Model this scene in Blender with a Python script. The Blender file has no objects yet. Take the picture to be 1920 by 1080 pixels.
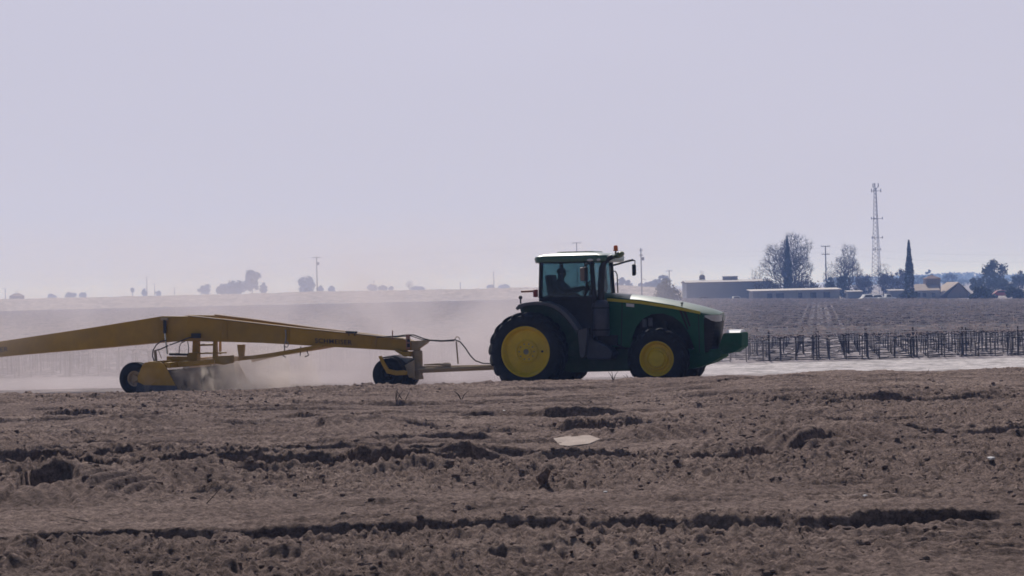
import bpy, bmesh, math, random
import numpy as np
from mathutils import Vector, Matrix, Euler

S = bpy.context.scene
COL = S.collection
R = math.radians

# ------------------------------------------------------------------ camera
FPX, ROLL, CAMZ = 4500.0, 0.022, 2.52          # focal length in photo pixels, roll, eye height
cd = bpy.data.cameras.new("camera")
cam = bpy.data.objects.new("camera", cd); COL.objects.link(cam)
cd.sensor_width = 36.0; cd.lens = 36.0 * FPX / 1920.0
cd.clip_start = 0.5; cd.clip_end = 20000
cam.matrix_world = Matrix.Translation((0, 0, CAMZ)) @ Matrix.Rotation(R(90), 4, 'X') @ Matrix.Rotation(-ROLL, 4, 'Z')
S.camera = cam

# ------------------------------------------------------------------ sky, sun, exposure
SUN_EL, SUN_AZ = R(47), R(-9)                  # azimuth from +Y, clockwise
sdir = Vector((math.sin(SUN_AZ) * math.cos(SUN_EL), math.cos(SUN_AZ) * math.cos(SUN_EL), math.sin(SUN_EL)))
W = bpy.data.worlds.new("World"); S.world = W; W.use_nodes = True
nt = W.node_tree; nt.nodes.clear()
wo = nt.nodes.new("ShaderNodeOutputWorld"); bg = nt.nodes.new("ShaderNodeBackground")
sky = nt.nodes.new("ShaderNodeTexSky"); sky.sky_type = 'NISHITA'; sky.sun_disc = False
sky.sun_elevation = SUN_EL; sky.sun_rotation = SUN_AZ
sky.air_density = 1.0; sky.dust_density = 2.0; sky.ozone_density = 1.5
SKY_STRENGTH = 0.05
bg.inputs["Strength"].default_value = SKY_STRENGTH
tc = nt.nodes.new("ShaderNodeTexCoord")
dt = nt.nodes.new("ShaderNodeVectorMath"); dt.operation = 'DOT_PRODUCT'
dt.inputs[1].default_value = (math.sin(SUN_AZ), math.cos(SUN_AZ), 0.0)
nt.links.new(tc.outputs["Generated"], dt.inputs[0])
mr = nt.nodes.new("ShaderNodeMapRange"); mr.interpolation_type = 'SMOOTHSTEP'
mr.inputs["From Min"].default_value = 0.0; mr.inputs["From Max"].default_value = 0.9
mr.inputs["To Min"].default_value = 0.0; mr.inputs["To Max"].default_value = 0.95
nt.links.new(dt.outputs["Value"], mr.inputs["Value"])
mx = nt.nodes.new("ShaderNodeMix"); mx.data_type = 'RGBA'
VEIL = (0.585, 0.572, 0.705)                     # thin high haze seen towards the sun
nz = nt.nodes.new("ShaderNodeTexNoise"); nz.inputs["Scale"].default_value = 2.2; nz.inputs["Detail"].default_value = 4
mp = nt.nodes.new("ShaderNodeMapping"); mp.inputs["Scale"].default_value = (1.5, 1.5, 6.0)
nt.links.new(tc.outputs["Generated"], mp.inputs[0]); nt.links.new(mp.outputs[0], nz.inputs["Vector"])
vm = nt.nodes.new("ShaderNodeMix"); vm.data_type = 'RGBA'
vm.inputs[6].default_value = tuple(c * 0.97 / SKY_STRENGTH for c in VEIL) + (1,)
vm.inputs[7].default_value = tuple(c * 1.04 / SKY_STRENGTH for c in VEIL) + (1,)
nt.links.new(nz.outputs["Fac"], vm.inputs[0])
nt.links.new(mr.outputs["Result"], mx.inputs[0])
nt.links.new(sky.outputs[0], mx.inputs[6]); nt.links.new(vm.outputs[2], mx.inputs[7])
nt.links.new(mx.outputs[2], bg.inputs["Color"]); nt.links.new(bg.outputs[0], wo.inputs["Surface"])

sl = bpy.data.lights.new("sun", 'SUN'); sl.energy = 3.2; sl.angle = R(0.6); sl.color = (1.0, 0.95, 0.90)
so = bpy.data.objects.new("sun", sl); COL.objects.link(so)
so.rotation_euler = sdir.to_track_quat('Z', 'Y').to_euler()

S.view_settings.view_transform = 'Standard'; S.view_settings.look = 'None'
S.view_settings.exposure = 0.0; S.view_settings.gamma = 1.0
S.cycles.use_denoising = True
S.cycles.volume_bounces = 3
S.cycles.volume_step_rate = 1.0
S.cycles.volume_max_steps = 160
S.cycles.max_bounces = 8
S.cycles.transparent_max_bounces = 24
S.cycles.filter_width = 1.7

# ------------------------------------------------------------------ pixel <-> place
def unroll(px, py):
    u, v = px - 960.0, py - 540.0
    return u - ROLL * v, v + ROLL * u
def at(px, py, Y):
    u, v = unroll(px, py)
    return Vector((u / FPX * Y, Y, CAMZ - v / FPX * Y))
def on_plane(px, py, z):
    u, v = unroll(px, py)
    Y = (CAMZ - z) * FPX / v
    return u / FPX * Y, Y
ALPHA = R(18.5); CA, SA = math.cos(ALPHA), math.sin(ALPHA)
TX0, TY0 = 0.75, 60.0                          # rear axle of the tractor on the ground
def T(px, py, yl):
    """point of the tractor/implement frame (x forward, y lateral, z up) seen at px,py on lateral plane yl"""
    u, v = unroll(px, py); k = u / FPX
    x = (k * (TY0 + yl * CA) - TX0 - yl * SA) / (CA + k * SA)
    Y = TY0 - x * SA + yl * CA
    return x, CAMZ - v / FPX * Y
def T3(px, py, yl):
    x, z = T(px, py, yl); return Vector((x, yl, z))

# ------------------------------------------------------------------ materials
def mat(name, base, rough=0.6, metal=0.0, var=0.18, scale=6.0, dust=0.0, dust_col=(0.30, 0.25, 0.22), bump=0.0,
        bscale=40.0, coat=0.0, stretch=(1, 1, 1), spec=0.4):
    m = bpy.data.materials.new(name); m.use_nodes = True
    t = m.node_tree; b = t.nodes["Principled BSDF"]
    b.inputs["Roughness"].default_value = rough; b.inputs["Metallic"].default_value = metal
    b.inputs["Specular IOR Level"].default_value = spec
    if coat: b.inputs["Coat Weight"].default_value = coat; b.inputs["Coat Roughness"].default_value = 0.40
    c = t.nodes.new("ShaderNodeTexCoord"); mpn = t.nodes.new("ShaderNodeMapping")
    mpn.inputs["Scale"].default_value = stretch
    t.links.new(c.outputs["Object"], mpn.inputs[0])
    n = t.nodes.new("ShaderNodeTexNoise"); n.inputs["Scale"].default_value = scale; n.inputs["Detail"].default_value = 8
    n.inputs["Roughness"].default_value = 0.62
    t.links.new(mpn.outputs[0], n.inputs["Vector"])
    mixn = t.nodes.new("ShaderNodeMix"); mixn.data_type = 'RGBA'
    lo = tuple(max(0, x * (1 - var)) for x in base) + (1,); hi = tuple(min(1, x * (1 + var)) for x in base) + (1,)
    r = t.nodes.new("ShaderNodeMapRange"); r.inputs["From Min"].default_value = 0.3; r.inputs["From Max"].default_value = 0.7
    t.links.new(n.outputs["Fac"], r.inputs["Value"]); t.links.new(r.outputs[0], mixn.inputs[0])
    mixn.inputs[6].default_value = lo; mixn.inputs[7].default_value = hi
    out = mixn.outputs[2]
    if dust > 0:
        n2 = t.nodes.new("ShaderNodeTexNoise"); n2.inputs["Scale"].default_value = scale * 0.45; n2.inputs["Detail"].default_value = 10
        n2.inputs["Roughness"].default_value = 0.7
        t.links.new(c.outputs["Object"], n2.inputs["Vector"])
        r2 = t.nodes.new("ShaderNodeMapRange"); r2.inputs["From Min"].default_value = 0.42; r2.inputs["From Max"].default_value = 0.72
        r2.inputs["To Min"].default_value = dust * 0.25; r2.inputs["To Max"].default_value = dust
        t.links.new(n2.outputs["Fac"], r2.inputs["Value"])
        m2 = t.nodes.new("ShaderNodeMix"); m2.data_type = 'RGBA'
        t.links.new(r2.outputs[0], m2.inputs[0]); t.links.new(out, m2.inputs[6])
        m2.inputs[7].default_value = tuple(dust_col) + (1,); out = m2.outputs[2]
    t.links.new(out, b.inputs["Base Color"])
    if bump > 0:
        n3 = t.nodes.new("ShaderNodeTexNoise"); n3.inputs["Scale"].default_value = bscale; n3.inputs["Detail"].default_value = 6
        t.links.new(c.outputs["Object"], n3.inputs["Vector"])
        bp = t.nodes.new("ShaderNodeBump"); bp.inputs["Strength"].default_value = bump; bp.inputs["Distance"].default_value = 0.02
        t.links.new(n3.outputs["Fac"], bp.inputs["Height"]); t.links.new(bp.outputs[0], b.inputs["Normal"])
    return m

def glass_mat(name, tint, gloss=0.06):
    m = bpy.data.materials.new(name); m.use_nodes = True
    t = m.node_tree; t.nodes.remove(t.nodes["Principled BSDF"]); o = t.nodes["Material Output"]
    tr = t.nodes.new("ShaderNodeBsdfTransparent"); gl = t.nodes.new("ShaderNodeBsdfGlossy")
    gl.inputs["Roughness"].default_value = 0.04
    c = t.nodes.new("ShaderNodeTexCoord"); n = t.nodes.new("ShaderNodeTexNoise"); n.inputs["Scale"].default_value = 3.0
    n.inputs["Detail"].default_value = 6
    t.links.new(c.outputs["Object"], n.inputs["Vector"])
    mm = t.nodes.new("ShaderNodeMix"); mm.data_type = 'RGBA'
    mm.inputs[6].default_value = tuple(x * 0.82 for x in tint) + (1,); mm.inputs[7].default_value = tuple(x * 1.15 for x in tint) + (1,)
    t.links.new(n.outputs["Fac"], mm.inputs[0]); t.links.new(mm.outputs[2], tr.inputs["Color"])
    mxs = t.nodes.new("ShaderNodeMixShader"); mxs.inputs[0].default_value = gloss
    t.links.new(tr.outputs[0], mxs.inputs[1]); t.links.new(gl.outputs[0], mxs.inputs[2]); t.links.new(mxs.outputs[0], o.inputs["Surface"])
    return m

def soil_mat(name, c1, c2, c3, scale=1.2, bump=0.5, streak=None, bscale=45.0, fine=16.0):
    m = bpy.data.materials.new(name); m.use_nodes = True
    t = m.node_tree; b = t.nodes["Principled BSDF"]; b.inputs["Roughness"].default_value = 1.0
    b.inputs["Specular IOR Level"].default_value = 0.08
    c = t.nodes.new("ShaderNodeTexCoord"); mpn = t.nodes.new("ShaderNodeMapping")
    if streak: mpn.inputs["Scale"].default_value = streak
    t.links.new(c.outputs["Object"], mpn.inputs[0])
    def noise(s, d, src, rg=0.65):
        n = t.nodes.new("ShaderNodeTexNoise"); n.inputs["Scale"].default_value = s; n.inputs["Detail"].default_value = d
        n.inputs["Roughness"].default_value = rg; t.links.new(src, n.inputs["Vector"]); return n
    n1 = noise(scale, 8, mpn.outputs[0]); n2 = noise(scale * 15, 8, mpn.outputs[0], 0.78)
    cr = t.nodes.new("ShaderNodeValToRGB"); cr.color_ramp.elements[0].position = 0.34; cr.color_ramp.elements[1].position = 0.68
    cr.color_ramp.elements[0].color = tuple(c1) + (1,); cr.color_ramp.elements[1].color = tuple(c3) + (1,)
    e = cr.color_ramp.elements.new(0.5); e.color = tuple(c2) + (1,)
    mth = t.nodes.new("ShaderNodeMix"); mth.data_type = 'FLOAT'; mth.inputs[0].default_value = 0.55
    t.links.new(n1.outputs["Fac"], mth.inputs[2]); t.links.new(n2.outputs["Fac"], mth.inputs[3])
    t.links.new(mth.outputs[0], cr.inputs[0])
    n4 = noise(fine, 3, c.outputs["Object"], 0.8); r4 = t.nodes.new("ShaderNodeMapRange"); r4.inputs["From Min"].default_value = 0.36; r4.inputs["From Max"].default_value = 0.64
    r4.inputs["To Min"].default_value = 0.55; r4.inputs["To Max"].default_value = 1.35; t.links.new(n4.outputs["Fac"], r4.inputs["Value"])
    vmul = t.nodes.new("ShaderNodeVectorMath"); vmul.operation = 'SCALE'; t.links.new(cr.outputs[0], vmul.inputs[0]); t.links.new(r4.outputs[0], vmul.inputs["Scale"])
    t.links.new(vmul.outputs[0], b.inputs["Base Color"])
    n3 = noise(bscale, 8, c.outputs["Object"], 0.75)
    bp = t.nodes.new("ShaderNodeBump"); bp.inputs["Strength"].default_value = bump; bp.inputs["Distance"].default_value = 0.055
    t.links.new(n3.outputs["Fac"], bp.inputs["Height"]); t.links.new(bp.outputs[0], b.inputs["Normal"])
    return m

DUSTC = (0.30, 0.25, 0.22)
M = {}
M['soil'] = soil_mat("brown_soil", (0.115, 0.083, 0.071), (0.262, 0.192, 0.166), (0.46, 0.35, 0.298), 0.8, 1.0, (0.45, 1.0, 1.0), 22.0)
M['clod'] = soil_mat("clod_soil", (0.14, 0.102, 0.09), (0.24, 0.177, 0.153), (0.37, 0.28, 0.24), 3.0, 0.6)
M['pale'] = soil_mat("pale_soil", (0.30, 0.265, 0.265), (0.36, 0.32, 0.315), (0.43, 0.385, 0.375), 0.05, 0.3, (0.25, 1.0, 1.0), 4.0, 0.6)
M['road'] = soil_mat("road_dust", (0.36, 0.32, 0.315), (0.50, 0.455, 0.45), (0.64, 0.59, 0.57), 0.14, 0.3, (0.15, 1.2, 1.0), 6.0, 1.2)
M['bank'] = soil_mat("dry_weed_soil", (0.33, 0.28, 0.26), (0.42, 0.36, 0.33), (0.52, 0.45, 0.40), 0.12, 0.6, (0.6, 1, 1), 1.5, 0.5)
M['green'] = mat("green_paint", (0.005, 0.098, 0.044), 0.38, 0, 0.12, 3.0, 0.08, coat=0.0, spec=0.25)
M['wgreen'] = mat("weight_green", (0.008, 0.105, 0.052), 0.8, 0, 0.15, 4.0, 0.18, spec=0.1)
M['hgreen'] = mat("hood_green", (0.005, 0.098, 0.044), 0.36, 0, 0.10, 3.0, 0.16, (0.34, 0.31, 0.29), coat=1.0)
M['dgreen'] = mat("dark_green_paint", (0.010, 0.060, 0.032), 0.45, 0, 0.2, 4.0, 0.2)
M['yellow'] = mat("yellow_paint", (0.78, 0.54, 0.010), 0.4, 0, 0.12, 4.0, 0.22, (0.36, 0.30, 0.17))
M['stripe'] = mat("stripe_yellow", (0.64, 0.50, 0.03), 0.35, 0, 0.10, 5.0, 0.15)
M['rubber'] = mat("tyre_rubber", (0.016, 0.019, 0.024), 0.8, 0, 0.3, 5.0, 0.12, (0.16, 0.14, 0.13), 0.4, 25, spec=0.3)
M['black'] = mat("black_plastic", (0.018, 0.019, 0.023), 0.5, 0, 0.3, 5.0, 0.15, (0.14, 0.12, 0.12), spec=0.3)
M['dark'] = mat("dark_iron", (0.028, 0.030, 0.034), 0.6, 0.0, 0.3, 7.0, 0.25, (0.14, 0.12, 0.11), spec=0.3)
M['grey'] = mat("grey_plastic", (0.10, 0.105, 0.125), 0.5, 0, 0.15, 5.0, 0.25, (0.22, 0.19, 0.19))
M['canister'] = mat("grey_canister", (0.055, 0.06, 0.085), 0.45, 0, 0.2, 6.0, 0.2, (0.16, 0.14, 0.14))
M['steel'] = mat("worn_steel", (0.35, 0.34, 0.34), 0.4, 0.8, 0.2, 9.0, 0.4)
M['chrome'] = mat("steel_rod", (0.6, 0.6, 0.6), 0.25, 1.0, 0.1, 9.0)
M['hub'] = mat("hub_grey", (0.30, 0.28, 0.22), 0.5, 0.2, 0.2, 9.0, 0.3)
M['lamp'] = mat("lamp_lens", (0.72, 0.70, 0.70), 0.2, 0, 0.1, 9.0, 0.2)
M['amber'] = mat("amber_plastic", (0.85, 0.18, 0.03), 0.3, 0, 0.1, 9.0, 0.0)
M['red'] = mat("red_plastic", (0.28, 0.04, 0.03), 0.4, 0, 0.1, 9.0, 0.2)
M['redbar'] = mat("faded_red_bar", (0.42, 0.20, 0.15), 0.5, 0, 0.15, 9.0, 0.3)
M['olive'] = mat("olive_plastic", (0.14, 0.17, 0.05), 0.4, 0, 0.12, 9.0, 0.2)
M['mirror'] = mat("mirror_painted_reflection", (0.20, 0.15, 0.14), 0.25, 0.3, 0.2, 6.0, 0.3)
M['iyellow'] = mat("implement_yellow", (0.47, 0.255, 0.014), 0.5, 0, 0.22, 1.6, 0.42, (0.27, 0.19, 0.09))
M['idust'] = mat("dusty_hitch", (0.40, 0.29, 0.17), 0.8, 0, 0.18, 5.0, 0.7, (0.46, 0.37, 0.30))
M['lettering'] = mat("lettering_black", (0.03, 0.022, 0.02), 0.6, 0, 0.25, 12.0, 0.15)
M['blade'] = mat("blade_steel", (0.015, 0.018, 0.018), 0.7, 0.0, 0.35, 5.0, 0.15, (0.10, 0.085, 0.07), spec=0.2)
M['edge'] = mat("cutting_edge_blue", (0.045, 0.06, 0.10), 0.4, 0.4, 0.3, 6.0, 0.25)
M['hose'] = mat("hose_rubber", (0.03, 0.03, 0.035), 0.6, 0, 0.2, 9.0, 0.3)
M['glass'] = glass_mat("tinted_glass", (0.50, 0.63, 0.66))
M['trunk'] = mat("bark", (0.085, 0.070, 0.065), 0.95, 0, 0.3, 3.0, bump=0.3)
M['vine'] = mat("vine_wood", (0.045, 0.038, 0.038), 0.95, 0, 0.4, 9.0)
M['cane'] = mat("vine_canes", (0.62, 0.51, 0.47), 0.95, 0, 0.5, 1.2)
M['post'] = mat("weathered_post", (0.040, 0.035, 0.036), 0.95, 0, 0.3, 6.0)
M['wire'] = mat("galvanised_wire", (0.62, 0.60, 0.60), 0.7, 0.0, 0.1, 9.0)
M['leaf'] = mat("dark_foliage", (0.045, 0.065, 0.040), 0.8, 0, 0.5, 0.6)
M['cypress'] = mat("cypress_foliage", (0.022, 0.036, 0.024), 0.85, 0, 0.5, 0.8)
M['twig'] = mat("bare_twigs", (0.060, 0.050, 0.046), 0.95, 0, 0.25, 2.0)
M['shrub'] = mat("dull_shrub", (0.07, 0.060, 0.050), 0.95, 0, 0.4, 0.8)
M['pole'] = mat("pole_wood", (0.085, 0.070, 0.062), 0.95, 0, 0.25, 2.0, stretch=(4, 4, 0.4))
M['cable'] = mat("power_cable", (0.14, 0.14, 0.15), 0.7)
M['insul'] = mat("insulator", (0.22, 0.21, 0.22), 0.4)
M['galv'] = mat("tower_steel", (0.40, 0.38, 0.40), 0.55, 0.2, 0.12, 3.0)
M['shed'] = mat("shed_metal", (0.20, 0.22, 0.27), 0.6, 0, 0.10, 1.2, stretch=(6, 1, 0.3))
M['roofpale'] = mat("pale_roof", (0.62, 0.56, 0.52), 0.8, 0, 0.12, 1.0)
M['rooftan'] = mat("tan_roof", (0.40, 0.32, 0.27), 0.85, 0, 0.15, 1.0)
M['roofmetal'] = mat("shed_roof", (0.34, 0.30, 0.29), 0.6, 0, 0.2, 0.8)
M['roofbrown'] = mat("brown_roof", (0.20, 0.13, 0.10), 0.9, 0, 0.2, 1.0)
M['wallpale'] = mat("house_wall", (0.33, 0.31, 0.31), 0.9, 0, 0.10, 0.8)
M['wallbrown'] = mat("barn_wall", (0.24, 0.19, 0.16), 0.9, 0, 0.15, 1.0, stretch=(5, 5, 0.4))
M['void'] = mat("window_dark", (0.03, 0.032, 0.04), 0.3, 0, 0.1, 2.0)
M['white'] = mat("white_paint", (0.80, 0.79, 0.78), 0.3, 0, 0.05, 2.0)
M['carred'] = mat("car_red", (0.40, 0.06, 0.05), 0.3, 0, 0.08, 2.0)
M['scrap'] = mat("pale_scrap", (0.46, 0.37, 0.31), 0.9, 0, 0.2, 6.0, 0.7, (0.26, 0.19, 0.165), 0.4, 20)
M['litter'] = mat("white_litter", (0.62, 0.60, 0.60), 0.7, 0, 0.05, 8.0)
M['cloth'] = mat("dark_shirt", (0.035, 0.040, 0.055), 0.9, 0, 0.15, 9.0)
M['skin'] = mat("skin", (0.30, 0.17, 0.12), 0.6, 0, 0.08, 9.0)
M['hat'] = mat("dark_cap", (0.03, 0.03, 0.035), 0.9, 0, 0.15, 9.0)
M['seat'] = mat("seat_fabric", (0.03, 0.031, 0.035), 0.9, 0, 0.15, 9.0)

# ------------------------------------------------------------------ mesh helpers
class MB:
    def __init__(s): s.v = []; s.f = []
    def add(s, vs, fs):
        o = len(s.v); s.v += [tuple(p) for p in vs]; s.f += [tuple(i + o for i in f) for f in fs]; return s
    def box(s, c, size, rot=None):
        c = Vector(c); h = Vector(size) / 2; vs = []
        for dx in (-1, 1):
            for dy in (-1, 1):
                for dz in (-1, 1):
                    p = Vector((dx * h.x, dy * h.y, dz * h.z))
                    if rot is not None: p = rot @ p
                    vs.append(c + p)
        return s.add(vs, [(0, 1, 3, 2), (4, 6, 7, 5), (0, 4, 5, 1), (2, 3, 7, 6), (0, 2, 6, 4), (1, 5, 7, 3)])
    def prism(s, prof, y0, y1):
        """polygon in x,z swept between lateral planes y0 and y1 (each a number or a list)"""
        n = len(prof)
        g = lambda y, i: y[i] if isinstance(y, (list, tuple)) else y
        vs = [(p[0], g(y0, i), p[1]) for i, p in enumerate(prof)] + [(p[0], g(y1, i), p[1]) for i, p in enumerate(prof)]
        area = sum(prof[i][0] * prof[(i + 1) % n][1] - prof[(i + 1) % n][0] * prof[i][1] for i in range(n))
        fs = [tuple(range(n)), tuple(range(2 * n - 1, n - 1, -1))] + [(i, i + n, (i + 1) % n + n, (i + 1) % n) for i in range(n)]
        if area < 0: fs = [tuple(reversed(f)) for f in fs]
        return s.add(vs, fs)
    def tube(s, pts, r, n=8, cap=True):
        pts = [Vector(p) for p in pts]; k = len(pts)
        rs = r if isinstance(r, (list, tuple)) else [r] * k
        prev = None; rings = []
        for i, p in enumerate(pts):
            d = (pts[min(i + 1, k - 1)] - pts[max(i - 1, 0)])
            if d.length < 1e-9: d = Vector((0, 0, 1))
            d.normalize()
            if prev is None:
                a = Vector((0, 0, 1)) if abs(d.z) < 0.9 else Vector((1, 0, 0))
                e = d.cross(a).normalized()
            else:
                e = prev - d * prev.dot(d)
                e = e.normalized() if e.length > 1e-6 else d.orthogonal().normalized()
            prev = e; f2 = d.cross(e)
            rings.append([p + (e * math.cos(2 * math.pi * j / n) + f2 * math.sin(2 * math.pi * j / n)) * rs[i] for j in range(n)])
        vs = [q for rg in rings for q in rg]; fs = []
        for i in range(k - 1):
            for j in range(n):
                a, b2 = i * n + j, i * n + (j + 1) % n
                fs.append((a, b2, b2 + n, a + n))
        if cap: fs.append(tuple(range(n - 1, -1, -1))); fs.append(tuple(range((k - 1) * n, k * n)))
        return s.add(vs, fs)
    def lathe(s, prof, c=(0, 0, 0), axis='y', n=48, close=False):
        """prof: list of (radius, position along axis)"""
        vs = []; fs = []; c = Vector(c); m = len(prof)
        for (r, a) in prof:
            for j in range(n):
                t = 2 * math.pi * j / n; q = (r * math.cos(t), r * math.sin(t))
                vs.append(c + (Vector((q[0], a, q[1])) if axis == 'y' else Vector((q[0], q[1], a)) if axis == 'z' else Vector((a, q[0], q[1]))))
        for i in range(m - 1 if not close else m):
            i2 = (i + 1) % m
            for j in range(n):
                j2 = (j + 1) % n
                fs.append((i * n + j, i2 * n + j, i2 * n + j2, i * n + j2))
        return s.add(vs, fs)
    def ball(s, c, rad, n=12, m=8, rot=None):
        c = Vector(c); rad = Vector(rad) if hasattr(rad, '__len__') else Vector((rad,) * 3); vs = []; fs = []
        for i in range(m + 1):
            th = math.pi * i / m
            for j in range(n):
                ph = 2 * math.pi * j / n
                p = Vector((rad.x * math.sin(th) * math.cos(ph), rad.y * math.sin(th) * math.sin(ph), rad.z * math.cos(th)))
                vs.append(c + (rot @ p if rot is not None else p))
        for i in range(m):
            for j in range(n):
                fs.append((i * n + j, (i + 1) * n + j, (i + 1) * n + (j + 1) % n, i * n + (j + 1) % n))
        return s.add(vs, fs)
    def loft(s, rings, caps=True):
        n = len(rings[0]); vs = [p for r in rings for p in r]; fs = []
        for i in range(len(rings) - 1):
            for j in range(n):
                fs.append((i * n + j, i * n + (j + 1) % n, (i + 1) * n + (j + 1) % n, (i + 1) * n + j))
        if caps: fs.append(tuple(range(n - 1, -1, -1))); fs.append(tuple(range((len(rings) - 1) * n, len(rings) * n)))
        return s.add(vs, fs)
    def build(s, name, m, parent=None, smooth=35, bevel=0.0):
        me = bpy.data.meshes.new(name); me.from_pydata(s.v, [], s.f)
        bm = bmesh.new(); bm.from_mesh(me); bmesh.ops.recalc_face_normals(bm, faces=bm.faces); bm.to_mesh(me); bm.free()
        me.materials.append(m)
        if smooth:
            me.polygons.foreach_set("use_smooth", [True] * len(me.polygons)); me.set_sharp_from_angle(angle=R(smooth))
        o = bpy.data.objects.new(name, me); COL.objects.link(o)
        if parent is not None: o.parent = parent
        if bevel > 0:
            b = o.modifiers.new("bevel", 'BEVEL'); b.width = bevel; b.segments = 2; b.limit_method = 'ANGLE'; b.angle_limit = R(40)
        return o
def mesh_np(name, V, F, m, parent=None, smooth=False):
    """V (n,3) array, F (k,3|4) int array"""
    V = np.asarray(V, dtype=np.float32); F = np.asarray(F, dtype=np.int32); k = F.shape[1]
    me = bpy.data.meshes.new(name); me.vertices.add(len(V)); me.vertices.foreach_set("co", V.ravel())
    me.loops.add(F.size); me.loops.foreach_set("vertex_index", F.ravel())
    me.polygons.add(len(F)); me.polygons.foreach_set("loop_start", np.arange(0, F.size, k, dtype=np.int32))
    me.update(calc_edges=True); me.validate()
    if smooth: me.polygons.foreach_set("use_smooth", np.ones(len(me.polygons), dtype=bool))
    me.materials.append(m)
    o = bpy.data.objects.new(name, me); COL.objects.link(o)
    if parent is not None: o.parent = parent
    return o
def tag(o, label=None, cat=None, group=None, kind=None):
    if label: o["label"] = label
    if cat: o["category"] = cat
    if group: o["group"] = group
    if kind: o["kind"] = kind
    return o
def thing(name, label, cat, loc=(0, 0, 0), rotz=0.0, group=None):
    o = bpy.data.objects.new(name, None); COL.objects.link(o); o.empty_display_size = 0.2
    o.location = loc; o.rotation_euler = (0, 0, rotz)
    return tag(o, label, cat, group)
def copy_tree(o, parent=None):
    c = o.copy(); COL.objects.link(c)
    if parent is not None: c.parent = parent
    for ch in list(o.children): copy_tree(ch, c)
    return c
def structure(o): o["kind"] = "structure"; return o
def sstep(a, b, x):
    t = np.clip((x - a) / (b - a), 0, 1); return t * t * (3 - 2 * t)

# noise on arrays
def _hash(ix, iy, seed):
    h = (ix.astype(np.int64) * 374761393 + iy.astype(np.int64) * 668265263 + seed * 974634777) & 0xffffffff
    h = ((h ^ (h >> 13)) * 1274126177) & 0xffffffff
    return ((h ^ (h >> 16)) & 0xffff).astype(np.float64) / 65535.0
def vnoise(x, y, seed=0):
    ix = np.floor(x); iy = np.floor(y); fx = x - ix; fy = y - iy
    ux = fx * fx * (3 - 2 * fx); uy = fy * fy * (3 - 2 * fy)
    ix = ix.astype(np.int64); iy = iy.astype(np.int64)
    a = _hash(ix, iy, seed); b = _hash(ix + 1, iy, seed); c = _hash(ix, iy + 1, seed); d = _hash(ix + 1, iy + 1, seed)
    return (a + (b - a) * ux) * (1 - uy) + (c + (d - c) * ux) * uy - 0.5
def fbm(x, y, octs, seed=0, gain=0.5):
    s = 0.0; a = 1.0; fr = 1.0
    for i in range(octs):
        s = s + a * vnoise(x * fr + 17.3 * i, y * fr - 9.1 * i, seed + i); a *= gain; fr *= 2.03
    return s

# ------------------------------------------------------------------ ground
FZ, LIP = 0.36, 54.2                            # level of the near field; where it drops to the strip being levelled
RUTS = [  # photo points along the foot of the shaded wall, depth, width, tread amount
    ([(-150, 872), (60, 869), (170, 860), (280, 850), (420, 851), (560, 852), (700, 848), (860, 842), (960, 842)], 0.10, 0.55, 0.25),
    ([(60, 889), (120, 890), (165, 883), (230, 890), (290, 886), (340, 878), (470, 876), (600, 869), (700, 874), (800, 868), (910, 858), (950, 856)], 0.17, 0.75, 0.2),
    ([(430, 893), (520, 888), (640, 881), (760, 872)], 0.05, 0.5, 0.3),
    ([(1000, 858), (1090, 857), (1180, 857), (1300, 862), (1390, 858), (1450, 846), (1520, 836), (1590, 824)], 0.13, 0.6, 0.9),
    ([(1040, 802), (1090, 803), (1150, 806), (1175, 797)], 0.16, 0.7, 0.1),
    ([(860, 779), (950, 779), (1050, 779), (1130, 777), (1200, 775)], 0.11, 0.5, 0.5),
    ([(80, 778), (120, 778), (170, 777), (215, 777)], 0.15, 0.8, 0.2),
    ([(230, 781), (280, 780), (330, 776)], 0.08, 0.6, 0.2),
    ([(-60, 742), (200, 744), (420, 760), (700, 759), (860, 757)], 0.05, 0.5, 0.1),
    ([(520, 780), (600, 782), (680, 788), (760, 783)], 0.07, 0.5, 0.5),
    ([(560, 806), (620, 812), (710, 807)], 0.08, 0.55, 0.8),
    ([(1480, 752), (1600, 752), (1750, 751), (1880, 746), (2050, 744)], 0.11, 0.6, 0.25),
    ([(1640, 812), (1750, 814), (1850, 812), (1940, 806), (2060, 803)], 0.09, 0.5, 0.4),
    ([(1440, 806), (1470, 806), (1500, 804)], 0.08, 0.6, 0.1),
    ([(1530, 804), (1560, 802), (1620, 801)], 0.06, 0.5, 0.1),
    ([(1380, 748), (1450, 753), (1560, 748)], 0.06, 0.6, 0.2),
    ([(890, 796), (905, 798), (925, 796)], 0.10, 0.6, 0.0),
    ([(960, 826), (975, 829), (990, 825)], 0.08, 0.5, 0.0),
    ([(-100, 945), (0, 941), (60, 926), (130, 920), (180, 930)], 0.12, 0.7, 1.0),
    ([(1900, 960), (1500, 985), (1000, 990), (500, 1000), (-50, 1010)], 0.08, 0.6, 0.3),
]
_rt = []
for pts, dep, wid, tread in RUTS:
    q = np.array(sorted(on_plane(px, py, FZ) for px, py in pts)); _rt.append((q[:, 0], q[:, 1], dep * 1.25, wid, tread))
_rr = random.Random(12)
for k in range(44):
    Y0 = 26 + 27 * _rr.random() ** 0.7; X0 = _rr.uniform(-12, 9); L = _rr.uniform(2.5, 9); sl_ = _rr.uniform(-0.05, 0.05)
    X_ = np.linspace(X0, X0 + L, 7); _rt.append((X_, Y0 + sl_ * (X_ - X0) + 0.15 * np.sin(X_ * 1.3 + k), _rr.uniform(0.035, 0.08), _rr.uniform(0.18, 0.45), _rr.choice((0.0, 0.2, 0.8))))
TREADS = []   # places where tyre bars are printed in the soil: photo point, half length x, half depth y, tilt
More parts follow.
